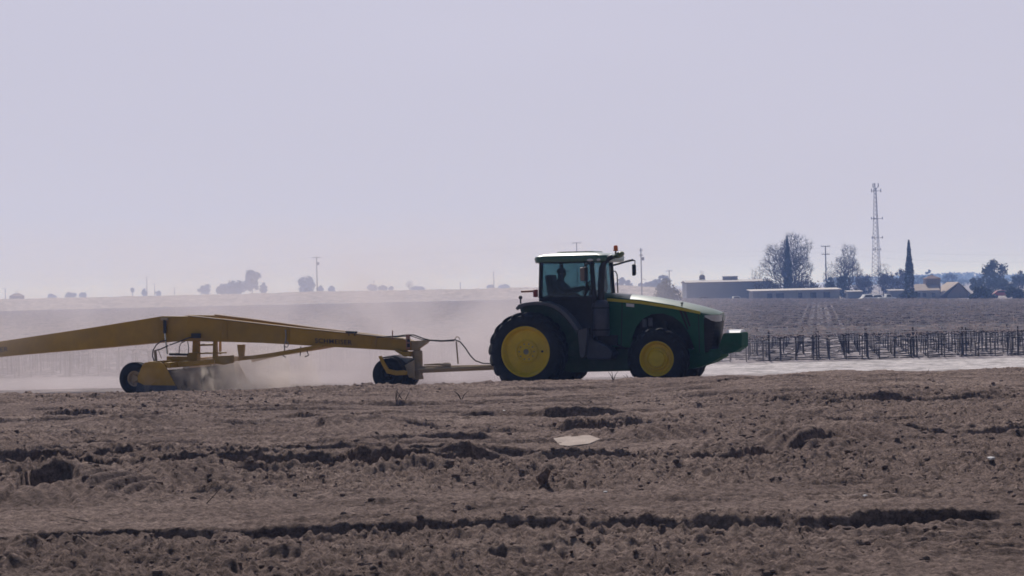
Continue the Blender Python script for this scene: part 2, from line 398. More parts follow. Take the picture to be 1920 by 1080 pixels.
for px, py, hx, hy, tl in [(330, 908, 0.62, 0.50, 1.6), (215, 925, 0.60, 0.45, -1.4), (60, 940, 0.85, 0.45, 1.2), (1625, 826, 0.80, 0.60, 1.3), (1450, 842, 1.1, 0.45, -1.1), (1270, 822, 0.8, 0.5, 1.2), (680, 814, 0.8, 0.5, 1.0), (260, 806, 1.3, 0.5, 1.0)]:
    X, Y = on_plane(px, py, FZ); TREADS.append((X, Y, hx, hy, tl))
def soil_h(x, y):
    wx = x + 0.25 * vnoise(x * 1.3, y * 1.3, 91); wy = y + 0.35 * vnoise(x * 0.9, y * 0.9, 92)
    h = 0.055 * fbm(wx * 0.25, wy * 0.30, 3, 3) - 0.02
    h += 0.075 * fbm(x * 0.22 + 0.3 * wx, wy * 1.5, 4, 11, 0.6)        # bars of soil lying along the driving direction
    st = fbm(x * 0.10 + 0.12 * wx, y * 2.3 + 0.5 * wy, 3, 13, 0.6)
    h += 0.05 * np.clip(1 - np.abs(st) * 5, 0, 1) * sstep(-0.1, 0.25, fbm(x * 0.15, y * 0.5, 3, 15))   # narrow drag ridges
    rough = 0.50 + 1.0 * sstep(-0.12, 0.30, fbm(x * 0.16, y * 0.25, 3, 23))
    rough = rough * (1 - 0.45 * sstep(36, 46, y))
    cl = fbm(wx * 3.6, wy * 2.2, 5, 31, 0.66)
    h += 0.062 * rough * np.abs(cl) ** 1.05
    h += 0.055 * rough * np.abs(fbm(wx * 8.5, wy * 4.2, 3, 37, 0.75))
    h += 0.030 * rough * np.maximum(0, vnoise(x * 10.0, y * 6.0, 41) - 0.12) * 2
    h += 0.026 * (0.3 + rough) * vnoise(x * 17.0, y * 10.0, 43) + 0.012 * (0.3 + rough) * vnoise(x * 29.0, y * 17.0, 45)
    for X, Y, dep, wid, tread in _rt:
        pick = np.nonzero((x > X[0] - 0.3) & (x < X[-1] + 0.3) & (y > Y.min() - 2.6 * wid - 0.5) & (y < Y.max() + 1.4))[0]
        if len(pick) == 0: continue
        xq, yq = x[pick], y[pick]
        yc = np.interp(xq, X, Y) + 0.10 * fbm(xq * 2.3, xq * 0 + dep * 90, 3, 51)
        e = sstep(X[0] - 0.2, X[0] + 0.5, xq) * (1 - sstep(X[-1] - 0.5, X[-1] + 0.2, xq))
        d = yq - yc
        var = 0.65 + 0.9 * np.clip(0.5 + vnoise(xq * 0.8, xq * 0 + wid * 33, 57), 0, 1)
        fl = sstep(-wid * 1.6, -wid * 0.25, d) * (1 - sstep(-0.02, 0.07, d))
        bm_ = sstep(0.0, 0.08, d) * (1 - sstep(0.12, 0.75, d))
        nb = sstep(-wid * 2.3, -wid * 1.75, d) * (1 - sstep(-wid * 1.7, -wid * 1.2, d))
        tr = 1 + tread * 0.5 * np.sin((xq + d * 0.7 + 0.12 * vnoise(xq * 2, yq, 58)) * 2 * math.pi / 0.27)
        h[pick] += e * var * dep * (-0.75 * fl * (1 - 0.3 * tread + 0.3 * tread * tr) + 0.55 * bm_ * (1 - 0.35 * tread + 0.35 * tread * tr) + 0.22 * nb)
    for X, Y, hx, hy, tl in TREADS:
        pick = np.nonzero((np.abs(x - X) < 2.6 * hx) & (y > Y - 3 * hy) & (y < Y + 6 * hy))[0]
        if len(pick) == 0: continue
        xq, yq = x[pick], y[pick]; q = (yq - Y - 0.15 * np.sin(xq * 2.1)) / hy
        wx_ = np.exp(-(((xq - X) / hx) ** 2) ** 1.5)
        rise = sstep(-1.1, 1.0, q) * (1 - sstep(1.0, 5.0, q)); band = sstep(-1.5, -0.8, q) * (1 - sstep(0.9, 1.6, q))
        ph = (xq - X) + tl * (0.16 * q + 0.05 * q * q) + 0.03 * vnoise(xq * 2, yq * 1.2, 66)
        sn = np.sin(ph * 2 * math.pi / 0.21); pat = np.clip(0.8 + 1.0 * vnoise(xq * 1.3, yq * 0.8, 68), 0.3, 1.2)
        h[pick] = h[pick] * (1 - 0.8 * wx_ * band) + wx_ * (0.20 * rise - 0.05 * band + 0.036 * band * pat * np.sign(sn) * np.abs(sn) ** 0.7)
    return h
def field_z(x, y):
    lip = LIP + 0.5 * fbm(x * 0.35, x * 0 + 4.0, 4, 71)
    k = 1 - sstep(lip, lip + 2.4, y)
    z = FZ * k + soil_h(x, y) * (0.30 + 0.70 * k)
    z += 0.05 * np.exp(-((y - lip + 0.2) / 0.6) ** 2) * (0.1 + 1.6 * fbm(x * 1.1, y * 0.6, 4, 77))
    z += 0.11 * sstep(3.3, 5.0, x) * (1 - 0.55 * sstep(6, 12, x)) * sstep(LIP - 14, LIP - 2, y) * k
    return z
xs = np.arange(-15.0, 15.001, 0.023)
ys = [15.5]
while ys[-1] < 58.5: ys.append(ys[-1] + 0.026 + 0.050 * (ys[-1] - 15.5) / 43.0)
ys = np.array(ys)
GX, GY = np.meshgrid(xs, ys); nx, ny = len(xs), len(ys)
GZ = field_z(GX.ravel(), GY.ravel())
ii = (np.arange(ny - 1)[:, None] * nx + np.arange(nx - 1)[None, :]).ravel()
soil = structure(mesh_np("field_ground", np.stack([GX.ravel(), GY.ravel(), GZ], 1), np.stack([ii, ii + 1, ii + nx + 1, ii + nx], 1), M['soil'], smooth=True))

def bank_amt(x): return 1 - sstep(28.0, 74.0, x)
def ground_z(x, y):
    z = np.where(y < LIP, FZ, FZ * (1 - sstep(LIP, LIP + 3, y)))
    z = np.where((np.abs(x) < 14.5) & (y > 16) & (y < 58), -0.25, z)
    z = z - 2.0 * sstep(66, 82, y)
    z = z + 4.42 * sstep(648, 690, y) * bank_amt(x) + 0.25 * fbm(x * 0.02, y * 0.02, 3, 5) * sstep(640, 690, y) * (1 - sstep(900, 1500, y))
    return z
gy = np.concatenate([np.arange(-300, 0, 60), np.arange(0, 100, 1.0), np.arange(100, 640, 12), np.arange(640, 720, 2.0), np.arange(720, 1500, 40), np.geomspace(1500, 9000, 16)])
gx = np.concatenate([-np.geomspace(9000, 160, 14), np.arange(-150, 151, 2.0), np.geomspace(160, 9000, 14)])
AX, AY = np.meshgrid(gx, gy); AZ = ground_z(AX.ravel(), AY.ravel()); n2 = len(gx)
jj = (np.arange(len(gy) - 1)[:, None] * n2 + np.arange(n2 - 1)[None, :]).ravel()
ground = structure(mesh_np("ground", np.stack([AX.ravel(), AY.ravel(), AZ], 1), np.stack([jj, jj + 1, jj + n2 + 1, jj + n2], 1), M['pale'], smooth=True))
# weedy bank in its own sheet a hand above
bx = np.arange(-190, 80, 1.2); by = np.arange(646, 694, 0.8)
BX, BY = np.meshgrid(bx, by); n3 = len(bx)
BZ = ground_z(BX.ravel(), BY.ravel()) + 0.05 + 0.5 * np.maximum(0, fbm(BX.ravel() * 0.5, BY.ravel() * 0.4, 4, 61)) * bank_amt(BX.ravel())
kk = (np.arange(len(by) - 1)[:, None] * n3 + np.arange(n3 - 1)[None, :]).ravel()
structure(mesh_np("bank", np.stack([BX.ravel(), BY.ravel(), BZ], 1), np.stack([kk, kk + 1, kk + n3 + 1, kk + n3], 1), M['bank']))
# pale dirt road between the field and the vineyard
rx = np.arange(-60, 60.1, 0.4); ry = np.arange(98, 133.6, 0.35)
RX, RY = np.meshgrid(rx, ry); n4 = len(rx)
edge = 132.2 + 0.8 * fbm(RX.ravel() * 0.12, RX.ravel() * 0 + 2, 4, 81)
RZ = ground_z(RX.ravel(), RY.ravel()) + 0.02 + 0.05 * fbm(RX.ravel() * 0.15, RY.ravel() * 0.8, 4, 83) + 0.03
RZ += 0.04 * np.exp(-((RY.ravel() - edge) / 0.9) ** 2) * (0.5 + fbm(RX.ravel() * 0.5, RY.ravel() * 0.5, 3, 85))
RZ = np.where(RY.ravel() > edge + 1.0, -2.1, RZ)
ll = (np.arange(len(ry) - 1)[:, None] * n4 + np.arange(n4 - 1)[None, :]).ravel()
structure(mesh_np("road", np.stack([RX.ravel(), RY.ravel(), RZ], 1), np.stack([ll, ll + 1, ll + n4 + 1, ll + n4], 1), M['road'], smooth=True))

M['vfloor'] = soil_mat("vineyard_floor", (0.15, 0.128, 0.132), (0.32, 0.28, 0.285), (0.52, 0.465, 0.465), 0.30, 0.3, (0.05, 1.0, 1.0), 3.0, 0.8)
vxs = np.arange(-170, 110, 2.0); vys = np.concatenate([np.arange(132.6, 270, 3.4 / 8), np.arange(270, 644, 1.7)])
VXX, VYY = np.meshgrid(vxs, vys); n5 = len(vxs)
VZZ = -1.985 + 0.05 * fbm(VXX.ravel() * 0.3, VYY.ravel() * 0.8, 3, 87) + 0.10 * np.clip(np.cos((VYY.ravel() - 134.4) * 2 * math.pi / 3.4), 0, 1) ** 2 * (VYY.ravel() < 270)
vv = (np.arange(len(vys) - 1)[:, None] * n5 + np.arange(n5 - 1)[None, :]).ravel()
structure(mesh_np("vineyard_ground", np.stack([VXX.ravel(), VYY.ravel(), np.maximum(VZZ, -1.992)], 1), np.stack([vv, vv + 1, vv + n5 + 1, vv + n5], 1), M['vfloor'], smooth=True))

# ------------------------------------------------------------------ clods and litter on the near field
rng = np.random.default_rng(7)
def blob_base(sub, seed):
    bm = bmesh.new(); bmesh.ops.create_icosphere(bm, subdivisions=sub, radius=1.0)
    V = np.array([v.co[:] for v in bm.verts]); F = np.array([[v.index for v in f.verts] for f in bm.faces]); bm.free()
    r = np.random.default_rng(seed); V = V * (0.72 + 0.5 * r.random((len(V), 1))); return V, F
bases = [blob_base(1, s) for s in range(6)]
def scatter(n, rmin, rmax, ymin, ymax, dens, power=2.6):
    P = []
    while len(P) < n:
        y = np.sqrt(rng.random(4000) * (ymax ** 2 - ymin ** 2) + ymin ** 2) if dens is None else ymin + (ymax - ymin) * rng.random(4000) ** 1.4
        x = (rng.random(4000) - 0.5) * 0.50 * y
        m_ = (np.abs(x) < 14.3) & (fbm(x * 0.16, y * 0.25, 3, 23) > 0.0 + 0.35 * (rng.random(4000) - 0.5))
        P += list(zip(x[m_], y[m_]))
    P = np.array(P[:n]); r = rmin + (rmax - rmin) * rng.random(n) ** power
    return P, r
P, rr_ = scatter(30000, 0.008, 0.046, 17, 55, None, 6.0)
z0 = field_z(P[:, 0], P[:, 1]); Vs = []; Fs = []; off = 0
for i in range(len(P)):
    V, F = bases[i % 6]; a = rng.random() * 6.28; c, s_ = math.cos(a), math.sin(a)
    sc = rr_[i] * np.array([0.8 + 0.7 * rng.random(), 0.8 + 0.7 * rng.random(), 0.55 + 0.45 * rng.random()])
    q = V * sc; q = np.stack([q[:, 0] * c - q[:, 1] * s_, q[:, 0] * s_ + q[:, 1] * c, q[:, 2]], 1)
    Vs.append(q + np.array([P[i, 0], P[i, 1], z0[i] - 0.2 * rr_[i]])); Fs.append(F + off); off += len(V)
tag(mesh_np("soil_clods", np.concatenate(Vs), np.concatenate(Fs), M['clod']), kind="stuff")
# dry stems
tw = MB()
for i in range(60):
    y = 20 + 33 * rng.random(); x = (rng.random() - 0.5) * 0.46 * y
    zz = float(field_z(np.array([x]), np.array([y]))[0]); L = 0.08 + 0.22 * rng.random(); a = rng.random() * 6.28; e = rng.random() * 0.9
    d = Vector((math.cos(a) * math.cos(e), math.sin(a) * math.cos(e), math.sin(e)))
    p0 = Vector((x, y, zz + 0.005)); tw.tube([p0, p0 + d * L * 0.5, p0 + d * L + Vector((0, 0, 0.02 - 0.05 * rng.random()))], [0.005, 0.004, 0.002], 4)
for px, py in [(758, 752), (742, 752), (865, 748), (1150, 716), (1178, 690)]:
    X, Y = on_plane(px, py, FZ); zz = float(field_z(np.array([X]), np.array([Y]))[0])
    for k in range(3):
        a = rng.random() * 6.28
        tw.tube([(X, Y, zz - 0.02), (X + 0.06 * math.cos(a), Y, zz + 0.10), (X + 0.16 * math.cos(a), Y, zz + 0.17 + 0.1 * rng.random())], [0.010, 0.007, 0.003], 4)
tag(tw.build("dry_twigs", M['vine'], smooth=0), kind="stuff")
def near_z(X, Y): return float(field_z(np.array([X]), np.array([Y]))[0])
# pale flat scrap and white bits of litter
X, Y = on_plane(1078, 832, FZ); zz = near_z(X, Y)
sc = MB(); rot = Euler((R(3), R(-2), R(8))).to_matrix()
prof = [(-0.30, -0.30), (-0.20, -0.42), (0.12, -0.34), (0.36, -0.05), (0.30, 0.28), (0.02, 0.34), (-0.26, 0.22)]
vs = [rot @ Vector((a * 0.95, b * 1.5, 0.012)) for a, b in prof] + [rot @ Vector((a * 0.95, b * 1.5, -0.02)) for a, b in prof]
n_ = len(prof)
sc.add([v + Vector((X, Y, zz + 0.06)) for v in vs], [tuple(range(n_)), tuple(range(2 * n_ - 1, n_ - 1, -1))] + [(i, (i + 1) % n_, (i + 1) % n_ + n_, i + n_) for i in range(n_)])
tag(sc.build("board_scrap", M['scrap'], bevel=0.006), "pale flat piece of board lying among the ruts in front of the tractor", "scrap")
LIT = [(945, 776, 0.045, "small white paper scrap beside the dark rut below the tractor's rear wheel"),
       (868, 779, 0.04, "low white scrap of litter lying left of a rut below the drawbar"),
       (1858, 874, 0.05, "flat white piece of litter among the clods at the far right of the field"),
       (1622, 942, 0.03, "white scrap of litter on the smooth soil at the bottom right of the field"),
       (1135, 926, 0.025, "tiny white scrap of litter among grey clods in the near field, below the board scrap")]
for px, py, r_, lab in LIT:
    X, Y = on_plane(px, py, FZ); zz = near_z(X, Y); b = MB()
    V, F = bases[int(px) % 6]
    b.add([(v[0] * r_ + X, v[1] * r_ + Y, v[2] * r_ * 0.45 + zz + 0.03) for v in V], [tuple(f) for f in F])
    tag(b.build("litter_scrap", M['litter'], smooth=0), lab, "litter")
X, Y = on_plane(1021, 908, FZ); zz = near_z(X, Y); b = MB()
V, F = blob_base(2, 44)
b.add([(v[0] * 0.06 + X + 0.02 * v[2], v[1] * 0.06 + Y, v[2] * 0.10 + zz + 0.07) for v in V], [tuple(f) for f in F])
tag(b.build("upright_clod", M['clod'], smooth=0), "dark lump of earth standing upright in the near field, below the board scrap", "clod")

# ------------------------------------------------------------------ the tractor
TR = thing("tractor", "dusty green farm tractor with yellow wheels pulling the yellow leveller", "tractor", (TX0, TY0, 0), -ALPHA)
def build_wheel(cx, cz, yc, side, Rt, w, rr, nl, name_parent):
    """side -1: outer face towards -y. wheel part = hub, sub-parts tyre and rim"""
    C = Vector((cx, yc, cz)); s = side; hw = w / 2
    hb = MB()
    hb.lathe([(0.001, s * (hw * 0.60)), (0.06, s * hw * 0.60), (0.085, s * hw * 0.55), (0.085, s * hw * 0.2), (0.16, s * hw * 0.2), (0.17, s * hw * 0.02)], C, n=24)
    for k in range(10):
        a = 2 * math.pi * k / 10
        p = C + Vector((0.19 * math.cos(a), s * (hw * 0.76 - (0.10 if Rt > 0.85 else 0.03)), 0.19 * math.sin(a))); hb.tube([p, p + Vector((0, s * 0.035, 0))], 0.017, 6)
    wh = hb.build("wheel", M['hub'] if Rt > 0.85 else M['yellow'], name_parent)
    tb = MB(); ro = Rt - 0.075
    half = [(rr - 0.005, hw * 0.74), (rr + 0.02, hw * 0.84), (rr + 0.45 * (ro - rr), hw * 1.0), (ro - 0.10, hw * 0.985), (ro - 0.035, hw * 0.90), (ro - 0.006, hw * 0.72), (ro, hw * 0.3)]
    prof = half + [(r, -y) for r, y in reversed(half)]
    tb.lathe(prof, C, n=72, close=True)
    for k in range(nl):
        for sd in (-1, 1):
            a0 = 2 * math.pi * (k + (0.5 if sd > 0 else 0)) / nl; rings = []
            for t in np.linspace(0, 1, 6):
                y = sd * hw * (-0.06 + 1.05 * t); ang = a0 + sd * side * 0 + 0.36 * t * (0.96 / Rt)
                top = Rt - 0.006 - (0.05 * max(0, t - 0.75) * 4 if t > 0.75 else 0); bot = ro - 0.03 - (0.10 * max(0, t - 0.75) * 4 if t > 0.75 else 0)
                da = 0.030 / Rt; tp = []
                for (rad, k2) in ((bot, -1.5), (top, -1.0), (top, 1.0), (bot, 1.5)):
                    q = ang + k2 * da; tp.append(C + Vector((rad * math.cos(q), y, rad * math.sin(q))))
                rings.append(tp)
            tb.loft(rings)
    tb.build("tyre", M['rubber'], wh)
    rb = MB(); y0 = hw * 0.76
    if Rt > 0.85:
        pr = [(rr + 0.012, y0 + 0.012), (rr - 0.012, y0 + 0.016), (rr - 0.035, y0 - 0.005), (rr - 0.045, y0 - 0.05), (rr - 0.075, y0 - 0.11), (rr - 0.10, y0 - 0.13), (0.30, y0 - 0.10),
              (0.275, y0 - 0.06), (0.25, y0 - 0.055), (0.235, y0 - 0.09), (0.13, y0 - 0.09), (0.12, y0 - 0.04), (0.07, y0 - 0.035)]
    else:
        pr = [(rr + 0.012, y0 + 0.012), (rr - 0.012, y0 + 0.016), (rr - 0.03, y0 - 0.01), (rr - 0.04, y0 - 0.06), (rr - 0.075, y0 - 0.10), (0.275, y0 - 0.09), (0.262, y0 - 0.02), (0.245, y0 - 0.005),
              (0.21, y0 - 0.02), (0.20, y0 + 0.03), (0.185, y0 + 0.045), (0.001, y0 + 0.05)]
    rb.lathe([(r, s * y) for r, y in pr], C, n=64)
    rb.lathe([(rr + 0.01, -s * y0), (rr - 0.04, -s * (y0 - 0.05)), (rr - 0.08, -s * 0.05), (0.15, -s * 0.04)], C, n=48)
    rb.build("rim", M['yellow'], wh)
    if Rt > 0.85:
        v = MB(); p = C + Vector((0.40, s * (y0 - 0.10), 0.0)); v.tube([p, p + Vector((0, s * 0.03, 0))], 0.028, 10); v.build("valve_hole", M['black'], wh)
    return wh
RW, FW = 1.5, 1.15
rx_, rz_ = T(991, 659, -RW); fx_, fz_ = T(1230, 671.5, -FW)
rx_ = 0.0
for sd in (-1, 1):
    build_wheel(rx_, 0.955, sd * (RW - 0.31), sd, 0.975, 0.62, 0.615, 20, TR)
    build_wheel(fx_, 0.735, sd * (FW - 0.24), sd, 0.755, 0.48, 0.415, 17, TR)
FXW = fx_
# chassis
ch = MB()
ch.prism([(-0.45, 0.62), (-0.45, 1.45), (0.5, 1.5), (1.3, 1.2), (3.9, 1.05), (3.95, 0.55), (2.4, 0.42), (0.8, 0.40), (0.3, 0.5)], -0.32, 0.32)
ch.tube([(0, -1.3, 0.955), (0, 1.3, 0.955)], 0.15, 14)
ch.tube([(FXW, -1.0, 0.72), (FXW, 1.0, 0.72)], 0.10, 12)
ch.box((FXW, -0.62, 0.78), (0.22, 0.30, 0.32)); ch.box((FXW, 0.62, 0.78), (0.22, 0.30, 0.32))
ch.tube([(FXW + 0.18, -0.75, 0.70), (FXW + 0.18, 0.75, 0.70)], 0.035, 8)
ch.build("chassis", M['dgreen'], TR, bevel=0.015)
eng = MB()
x0, z0_ = T(1150, 600, -0.42); x1, z1 = T(1300, 600, -0.42)
eng.box(((x0 + x1) / 2, 0, 1.42), (x1 - x0, 0.66, 0.92))
for k, (px, py, r) in enumerate([(1207, 607, 0.085), (1218, 605, 0.075), (1246, 612, 0.05), (1232, 625, 0.07)]):
    a, c = T(px, py, -0.40); eng.tube([(a, -0.40, c - 0.13), (a, -0.40, c + 0.13)], r, 12)
for k in range(7):
    a, c = T(1190 + 13 * k, 628 - (k % 3) * 8, -0.38); eng.tube([(a, -0.37, c), (a + 0.12, -0.39, c - 0.12), (a + 0.26, -0.35, c - 0.1)], 0.022, 6)
eng.build("engine", M['dark'], TR, bevel=0.01)
fl = MB()
for px, py in [(1208, 606), (1219, 604)]:
    a, c = T(px, py, -0.5); fl.tube([(a, -0.47, c - 0.10), (a, -0.47, c + 0.10)], 0.055, 12)
fl.build("filter", M['grey'], TR)
# hood: lofted top
HW = 0.49
top = [(1128, 548.5), (1165, 550), (1200, 553), (1235, 557), (1262, 562), (1290, 567), (1318, 573.5), (1343, 580.5)]
rings = []
for i, (px, py) in enumerate(top):
    x, z = T(px, py, 0.0); w = HW * (1 - 0.10 * (i / 7) ** 2)
    half = [(-w + 0.004, z - 0.26), (-w, z - 0.145), (-w * 0.93, z - 0.122), (-w * 0.62, z - 0.063), (-w * 0.30, z - 0.016), (0, z)]
    prof = half + [(-a, b) for a, b in reversed(half[:-1])] + [(0, z - 0.26)]
    rings.append([Vector((x, a, b)) for a, b in prof])
xt, zt = T(1357, 585.5, 0.0)
tipw = HW * 0.78
half = [(-tipw, zt - 0.11), (-tipw, zt - 0.095), (-tipw * 0.93, zt - 0.08), (-tipw * 0.62, zt - 0.045), (-tipw * 0.3, zt - 0.010), (0, zt)]
rings.append([Vector((xt - 0.10 * (abs(a) / tipw) ** 2, a, b)) for a, b in half + [(-a, b) for a, b in reversed(half[:-1])] + [(0, zt - 0.10)]])
hood = MB().loft(rings).build("hood", M['hgreen'], TR, smooth=50)
# seam across the hood top and grey vent panel
px0 = [T(1283, 566.2, 0)[0], T(1283, 566.2, 0)[1]]
seam = MB(); seam.box((px0[0], 0, px0[1] - 0.022), (0.02, HW * 1.3, 0.03), Euler((0, R(13), 0)).to_matrix()); seam.build("hood_seam", M['black'], hood)
# hood sides with the arch cut for the front wheel
def pp(pts, yl): return [T(a, b, yl) for a, b in pts]
SIDE = [(1140, 557), (1200, 562), (1262, 572), (1312, 584), (1319, 592), (1321, 664), (1304, 662), (1299, 645), (1291, 625), (1279, 607), (1262, 594), (1243, 588), (1222, 589), (1205, 598), (1193, 613), (1186, 632), (1184, 652), (1140, 650)]
sp = pp(SIDE, -HW - 0.012)
for s in (-1, 1):
    MB().prism(sp, s * (HW + 0.012), s * (HW - 0.012)).build("side_panel", M['green'], TR, bevel=0.006)
    st = pp([(1138, 559), (1200, 564), (1262, 573.5), (1313, 584), (1313, 589), (1262, 579), (1200, 569.5), (1138, 564.5)], -HW - 0.016)
    MB().prism(st, s * (HW + 0.017), s * (HW + 0.005)).build("stripe", M['stripe'], TR)
    for a, b in (((1166, 564), (1164, 648)), ((1309, 590), (1311, 660))):
        q = pp([a, (a[0] + 1.2, a[1]), (b[0] + 1.2, b[1]), b], -HW - 0.016); MB().prism(q, s * (HW + 0.0145), s * (HW - 0.005)).build("panel_gap", M['black'], TR)
    lv = MB()
    for k, (a, b) in enumerate([((1271, 577), (1288, 618)), ((1279, 579), (1292, 612))]):
        q = pp([a, (a[0] + 6, a[1] + 1), (b[0] + 3, b[1]), b], -HW - 0.016); lv.prism(q, s * (HW + 0.0165), s * (HW - 0.005))
    lv.build("side_vent", M['black'], TR)
    dq = pp([(1174, 568.5), (1189, 570), (1189, 576), (1174, 574.5)], -HW - 0.016)
    MB().prism(dq, s * (HW + 0.0165), s * (HW)).build("decal", M['lamp'], TR)
# nose: black grille block with headlights
NW = 0.47
gp = [T(1316, 586, -NW), T(1356, 588, -0.2), T(1353, 620, -0.2), T(1346, 660, -0.2), T(1322, 664, -NW)]
xa, za = gp[0]; xb, zb = gp[1]; xc, zc = gp[3]
def nose_ring(z, xfront, w):
    pts = [(xa - 0.05, -w), (xfront - 0.20, -w), (xfront - 0.09, -w * 0.90), (xfront - 0.02, -w * 0.6), (xfront, 0), (xfront - 0.02, w * 0.6), (xfront - 0.09, w * 0.90), (xfront - 0.20, w), (xa - 0.05, w)]
    return [Vector((a, b, z)) for a, b in pts]
nb = MB(); zN0, zN1 = zb - 0.02, zc + 0.0
zs = [zN1, zN1 + 0.3 * (zN0 - zN1), zN1 + 0.7 * (zN0 - zN1), zN0]; xf = [xt - 0.17, xt - 0.10, xt - 0.05, xt - 0.03]
nb.loft([nose_ring(z, x, NW * (0.90 + 0.05 * i / 3)) for i, (z, x) in enumerate(zip(zs, xf))])
grille = nb.build("grille", M['black'], TR, bevel=0.01)
gs = MB()
for k in range(9):
    t = (k + 0.5) / 9; z = zN1 + t * (zN0 - zN1) * 0.84; x = xt - 0.165 + 0.12 * t
    gs.tube([(x - 0.19, -NW * 0.935, z), (x - 0.085, -NW * 0.87, z), (x - 0.012, -NW * 0.58, z), (x + 0.008, 0, z), (x - 0.012, NW * 0.58, z), (x - 0.085, NW * 0.87, z), (x - 0.19, NW * 0.935, z)], 0.008, 5)
gs.build("grille_bars", M['dark'], grille)
for s in (-1, 1):
    hl = MB()
    zA, zB = zN0 - 0.01, zN0 - 0.17
    pth = [(xt - 0.36, NW * 0.975, zA, zA - 0.04), (xt - 0.20, NW * 0.965, zA, zB + 0.03), (xt - 0.10, NW * 0.875, zA, zB), (xt - 0.035, NW * 0.62, zA, zB), (xt - 0.015, NW * 0.30, zA, zB + 0.02)]
    vs = []; fs = []
    for (x, y, a, b) in pth:
        vs += [(x + 0.012, s * (y + 0.012), a), (x + 0.004, s * (y + 0.012), b), (x - 0.03, s * (y - 0.03), b), (x - 0.03, s * (y - 0.03), a)]
    for i in range(len(pth) - 1):
        for j in range(4): fs.append((i * 4 + j, i * 4 + (j + 1) % 4, (i + 1) * 4 + (j + 1) % 4, (i + 1) * 4 + j))
    fs += [(0, 3, 2, 1), (16, 17, 18, 19)]
    hl.add(vs, fs); hl.build("headlight", M['lamp'], TR, smooth=40)
# front support and weights
fsu = MB(); a0, c0 = T(1296, 655, -0.4); a1, c1 = T(1352, 668, -0.3)
fsu.prism([(a0 - 0.1, c0), (a1 + 0.05, c0), (a1 + 0.02, c1 - 0.02), (a1 - 0.25, c1 - 0.16), (a0, c1 - 0.30), (a0 - 0.3, c1 - 0.30), (a0 - 0.3, c0)], -0.40, 0.40); fsu.build("front_support", M['wgreen'], TR, bevel=0.02)
wp = [T(a, b, -0.36) for a, b in ((1356, 625), (1389, 623.5), (1391, 628), (1390, 651), (1375, 661), (1342, 667), (1350, 642))]
wt = MB().prism(wp, -0.36, 0.36).build("front_weight", M['wgreen'], TR, bevel=0.02)
wd_ = MB(); zt_w = max(wp[0][1], wp[1][1])
wd_.loft([[Vector((xx_, -0.31, zt_w)), Vector((xx_, -0.16, zt_w + 0.06)), Vector((xx_, 0.16, zt_w + 0.065)), Vector((xx_, 0.31, zt_w))] for xx_ in (wp[0][0] + 0.06, wp[0][0] + 0.10, wp[1][0] - 0.06, wp[1][0] - 0.03)])

wd_.build("weight_highlight_lid", M['white'], wt, smooth=50)  # white, sloped piece added to give the weight its bright top highlight
# cab
CW = 0.84
zr, zf = T(1060, 492, -CW)[1], T(1060, 558, -CW)[1]      # glass top and bottom
xr = T(1014, 520, -CW)[0]; xf_ = T(1110, 520, -CW)[0]
def rrect(x0, x1, w, r, z, n=6):
    pts = []
    for cx, cy, a0 in ((x1 - r, w - r, 0), (x0 + r, w - r, 90), (x0 + r, -w + r, 180), (x1 - r, -w + r, 270)):
        for k in range(n + 1):
            a = R(a0 + 90 * k / n); pts.append(Vector((cx + r * math.cos(a), cy + r * math.sin(a), z)))
    return pts
x_l = T(998, 484, -0.92)[0]; x_r = T(1136, 484, -0.92)[0]
zz0 = T(1060, 493, -0.92)[1]; zz1 = T(1060, 484, -0.92)[1]; zz2 = T(1060, 478.5, -0.92)[1]; zz3 = T(1060, 474, 0)[1]
rf = MB().loft([rrect(x_l + 0.10, x_r - 0.06, 0.82, 0.12, zz0 - 0.0), rrect(x_l + 0.02, x_r - 0.02, 0.90, 0.18, zz0 + 0.03), rrect(x_l, x_r, 0.92, 0.2, zz1), rrect(x_l + 0.02, x_r - 0.02, 0.90, 0.2, zz2 - 0.02),
                rrect(x_l + 0.10, x_r - 0.12, 0.84, 0.2, zz2 + 0.015), rrect(x_l + 0.30, x_r - 0.35, 0.66, 0.25, zz3 - 0.02), rrect(x_l + 0.6, x_r - 0.6, 0.40, 0.2, zz3)])
roof = rf.build("cab_roof", M['hgreen'], TR, smooth=40)
v = MB(); v.loft([rrect(x_l + 0.45, x_r - 0.45, 0.52, 0.15, zz3 - 0.012), rrect(x_l + 0.48, x_r - 0.48, 0.49, 0.15, zz3 + 0.022)]); v.build("roof_hatch", M['hgreen'], roof)
for s in (-1, 1):
    for px, py in ((1106, 487.5), (1122, 487)):
        a, c = T(px, py, -0.92); b = MB(); b.ball((a, s * 0.905, c), (0.085 if px < 1110 else 0.05, 0.03, 0.035), 12, 8); b.build("work_light", M['lamp'], roof)
    a, c = T(1008, 491, -0.8); b = MB(); b.box((a + 0.02, s * 0.70, c), (0.16, 0.2, 0.07)); b.build("work_light", M['lamp'], roof, bevel=0.015)
pl = MB()
for s in (-1, 1):
    pl.tube([(xr + 0.02, s * CW, zr + 0.03), (xr - 0.02, s * CW, zf)], 0.055, 8)
    pl.tube([(xf_ + 0.0, s * CW, zr + 0.03), (xf_ + 0.03, s * CW, zf + 0.25), (xf_ + 0.06, s * CW, zf - 0.15)], 0.06, 8)
    pl.box(((xr + xf_) / 2, s * CW, zr + 0.02), (xf_ - xr, 0.07, 0.07))
    pl.box(((xr + xf_) / 2, s * CW, zf - 0.01), (xf_ - xr, 0.06, 0.07))
    pl.tube([(xf_ - 0.16, s * (CW + 0.01), zr), (xf_ - 0.13, s * (CW + 0.01), zf + 0.2), (xf_ - 0.2, s * (CW + 0.01), zf)], 0.035, 8)
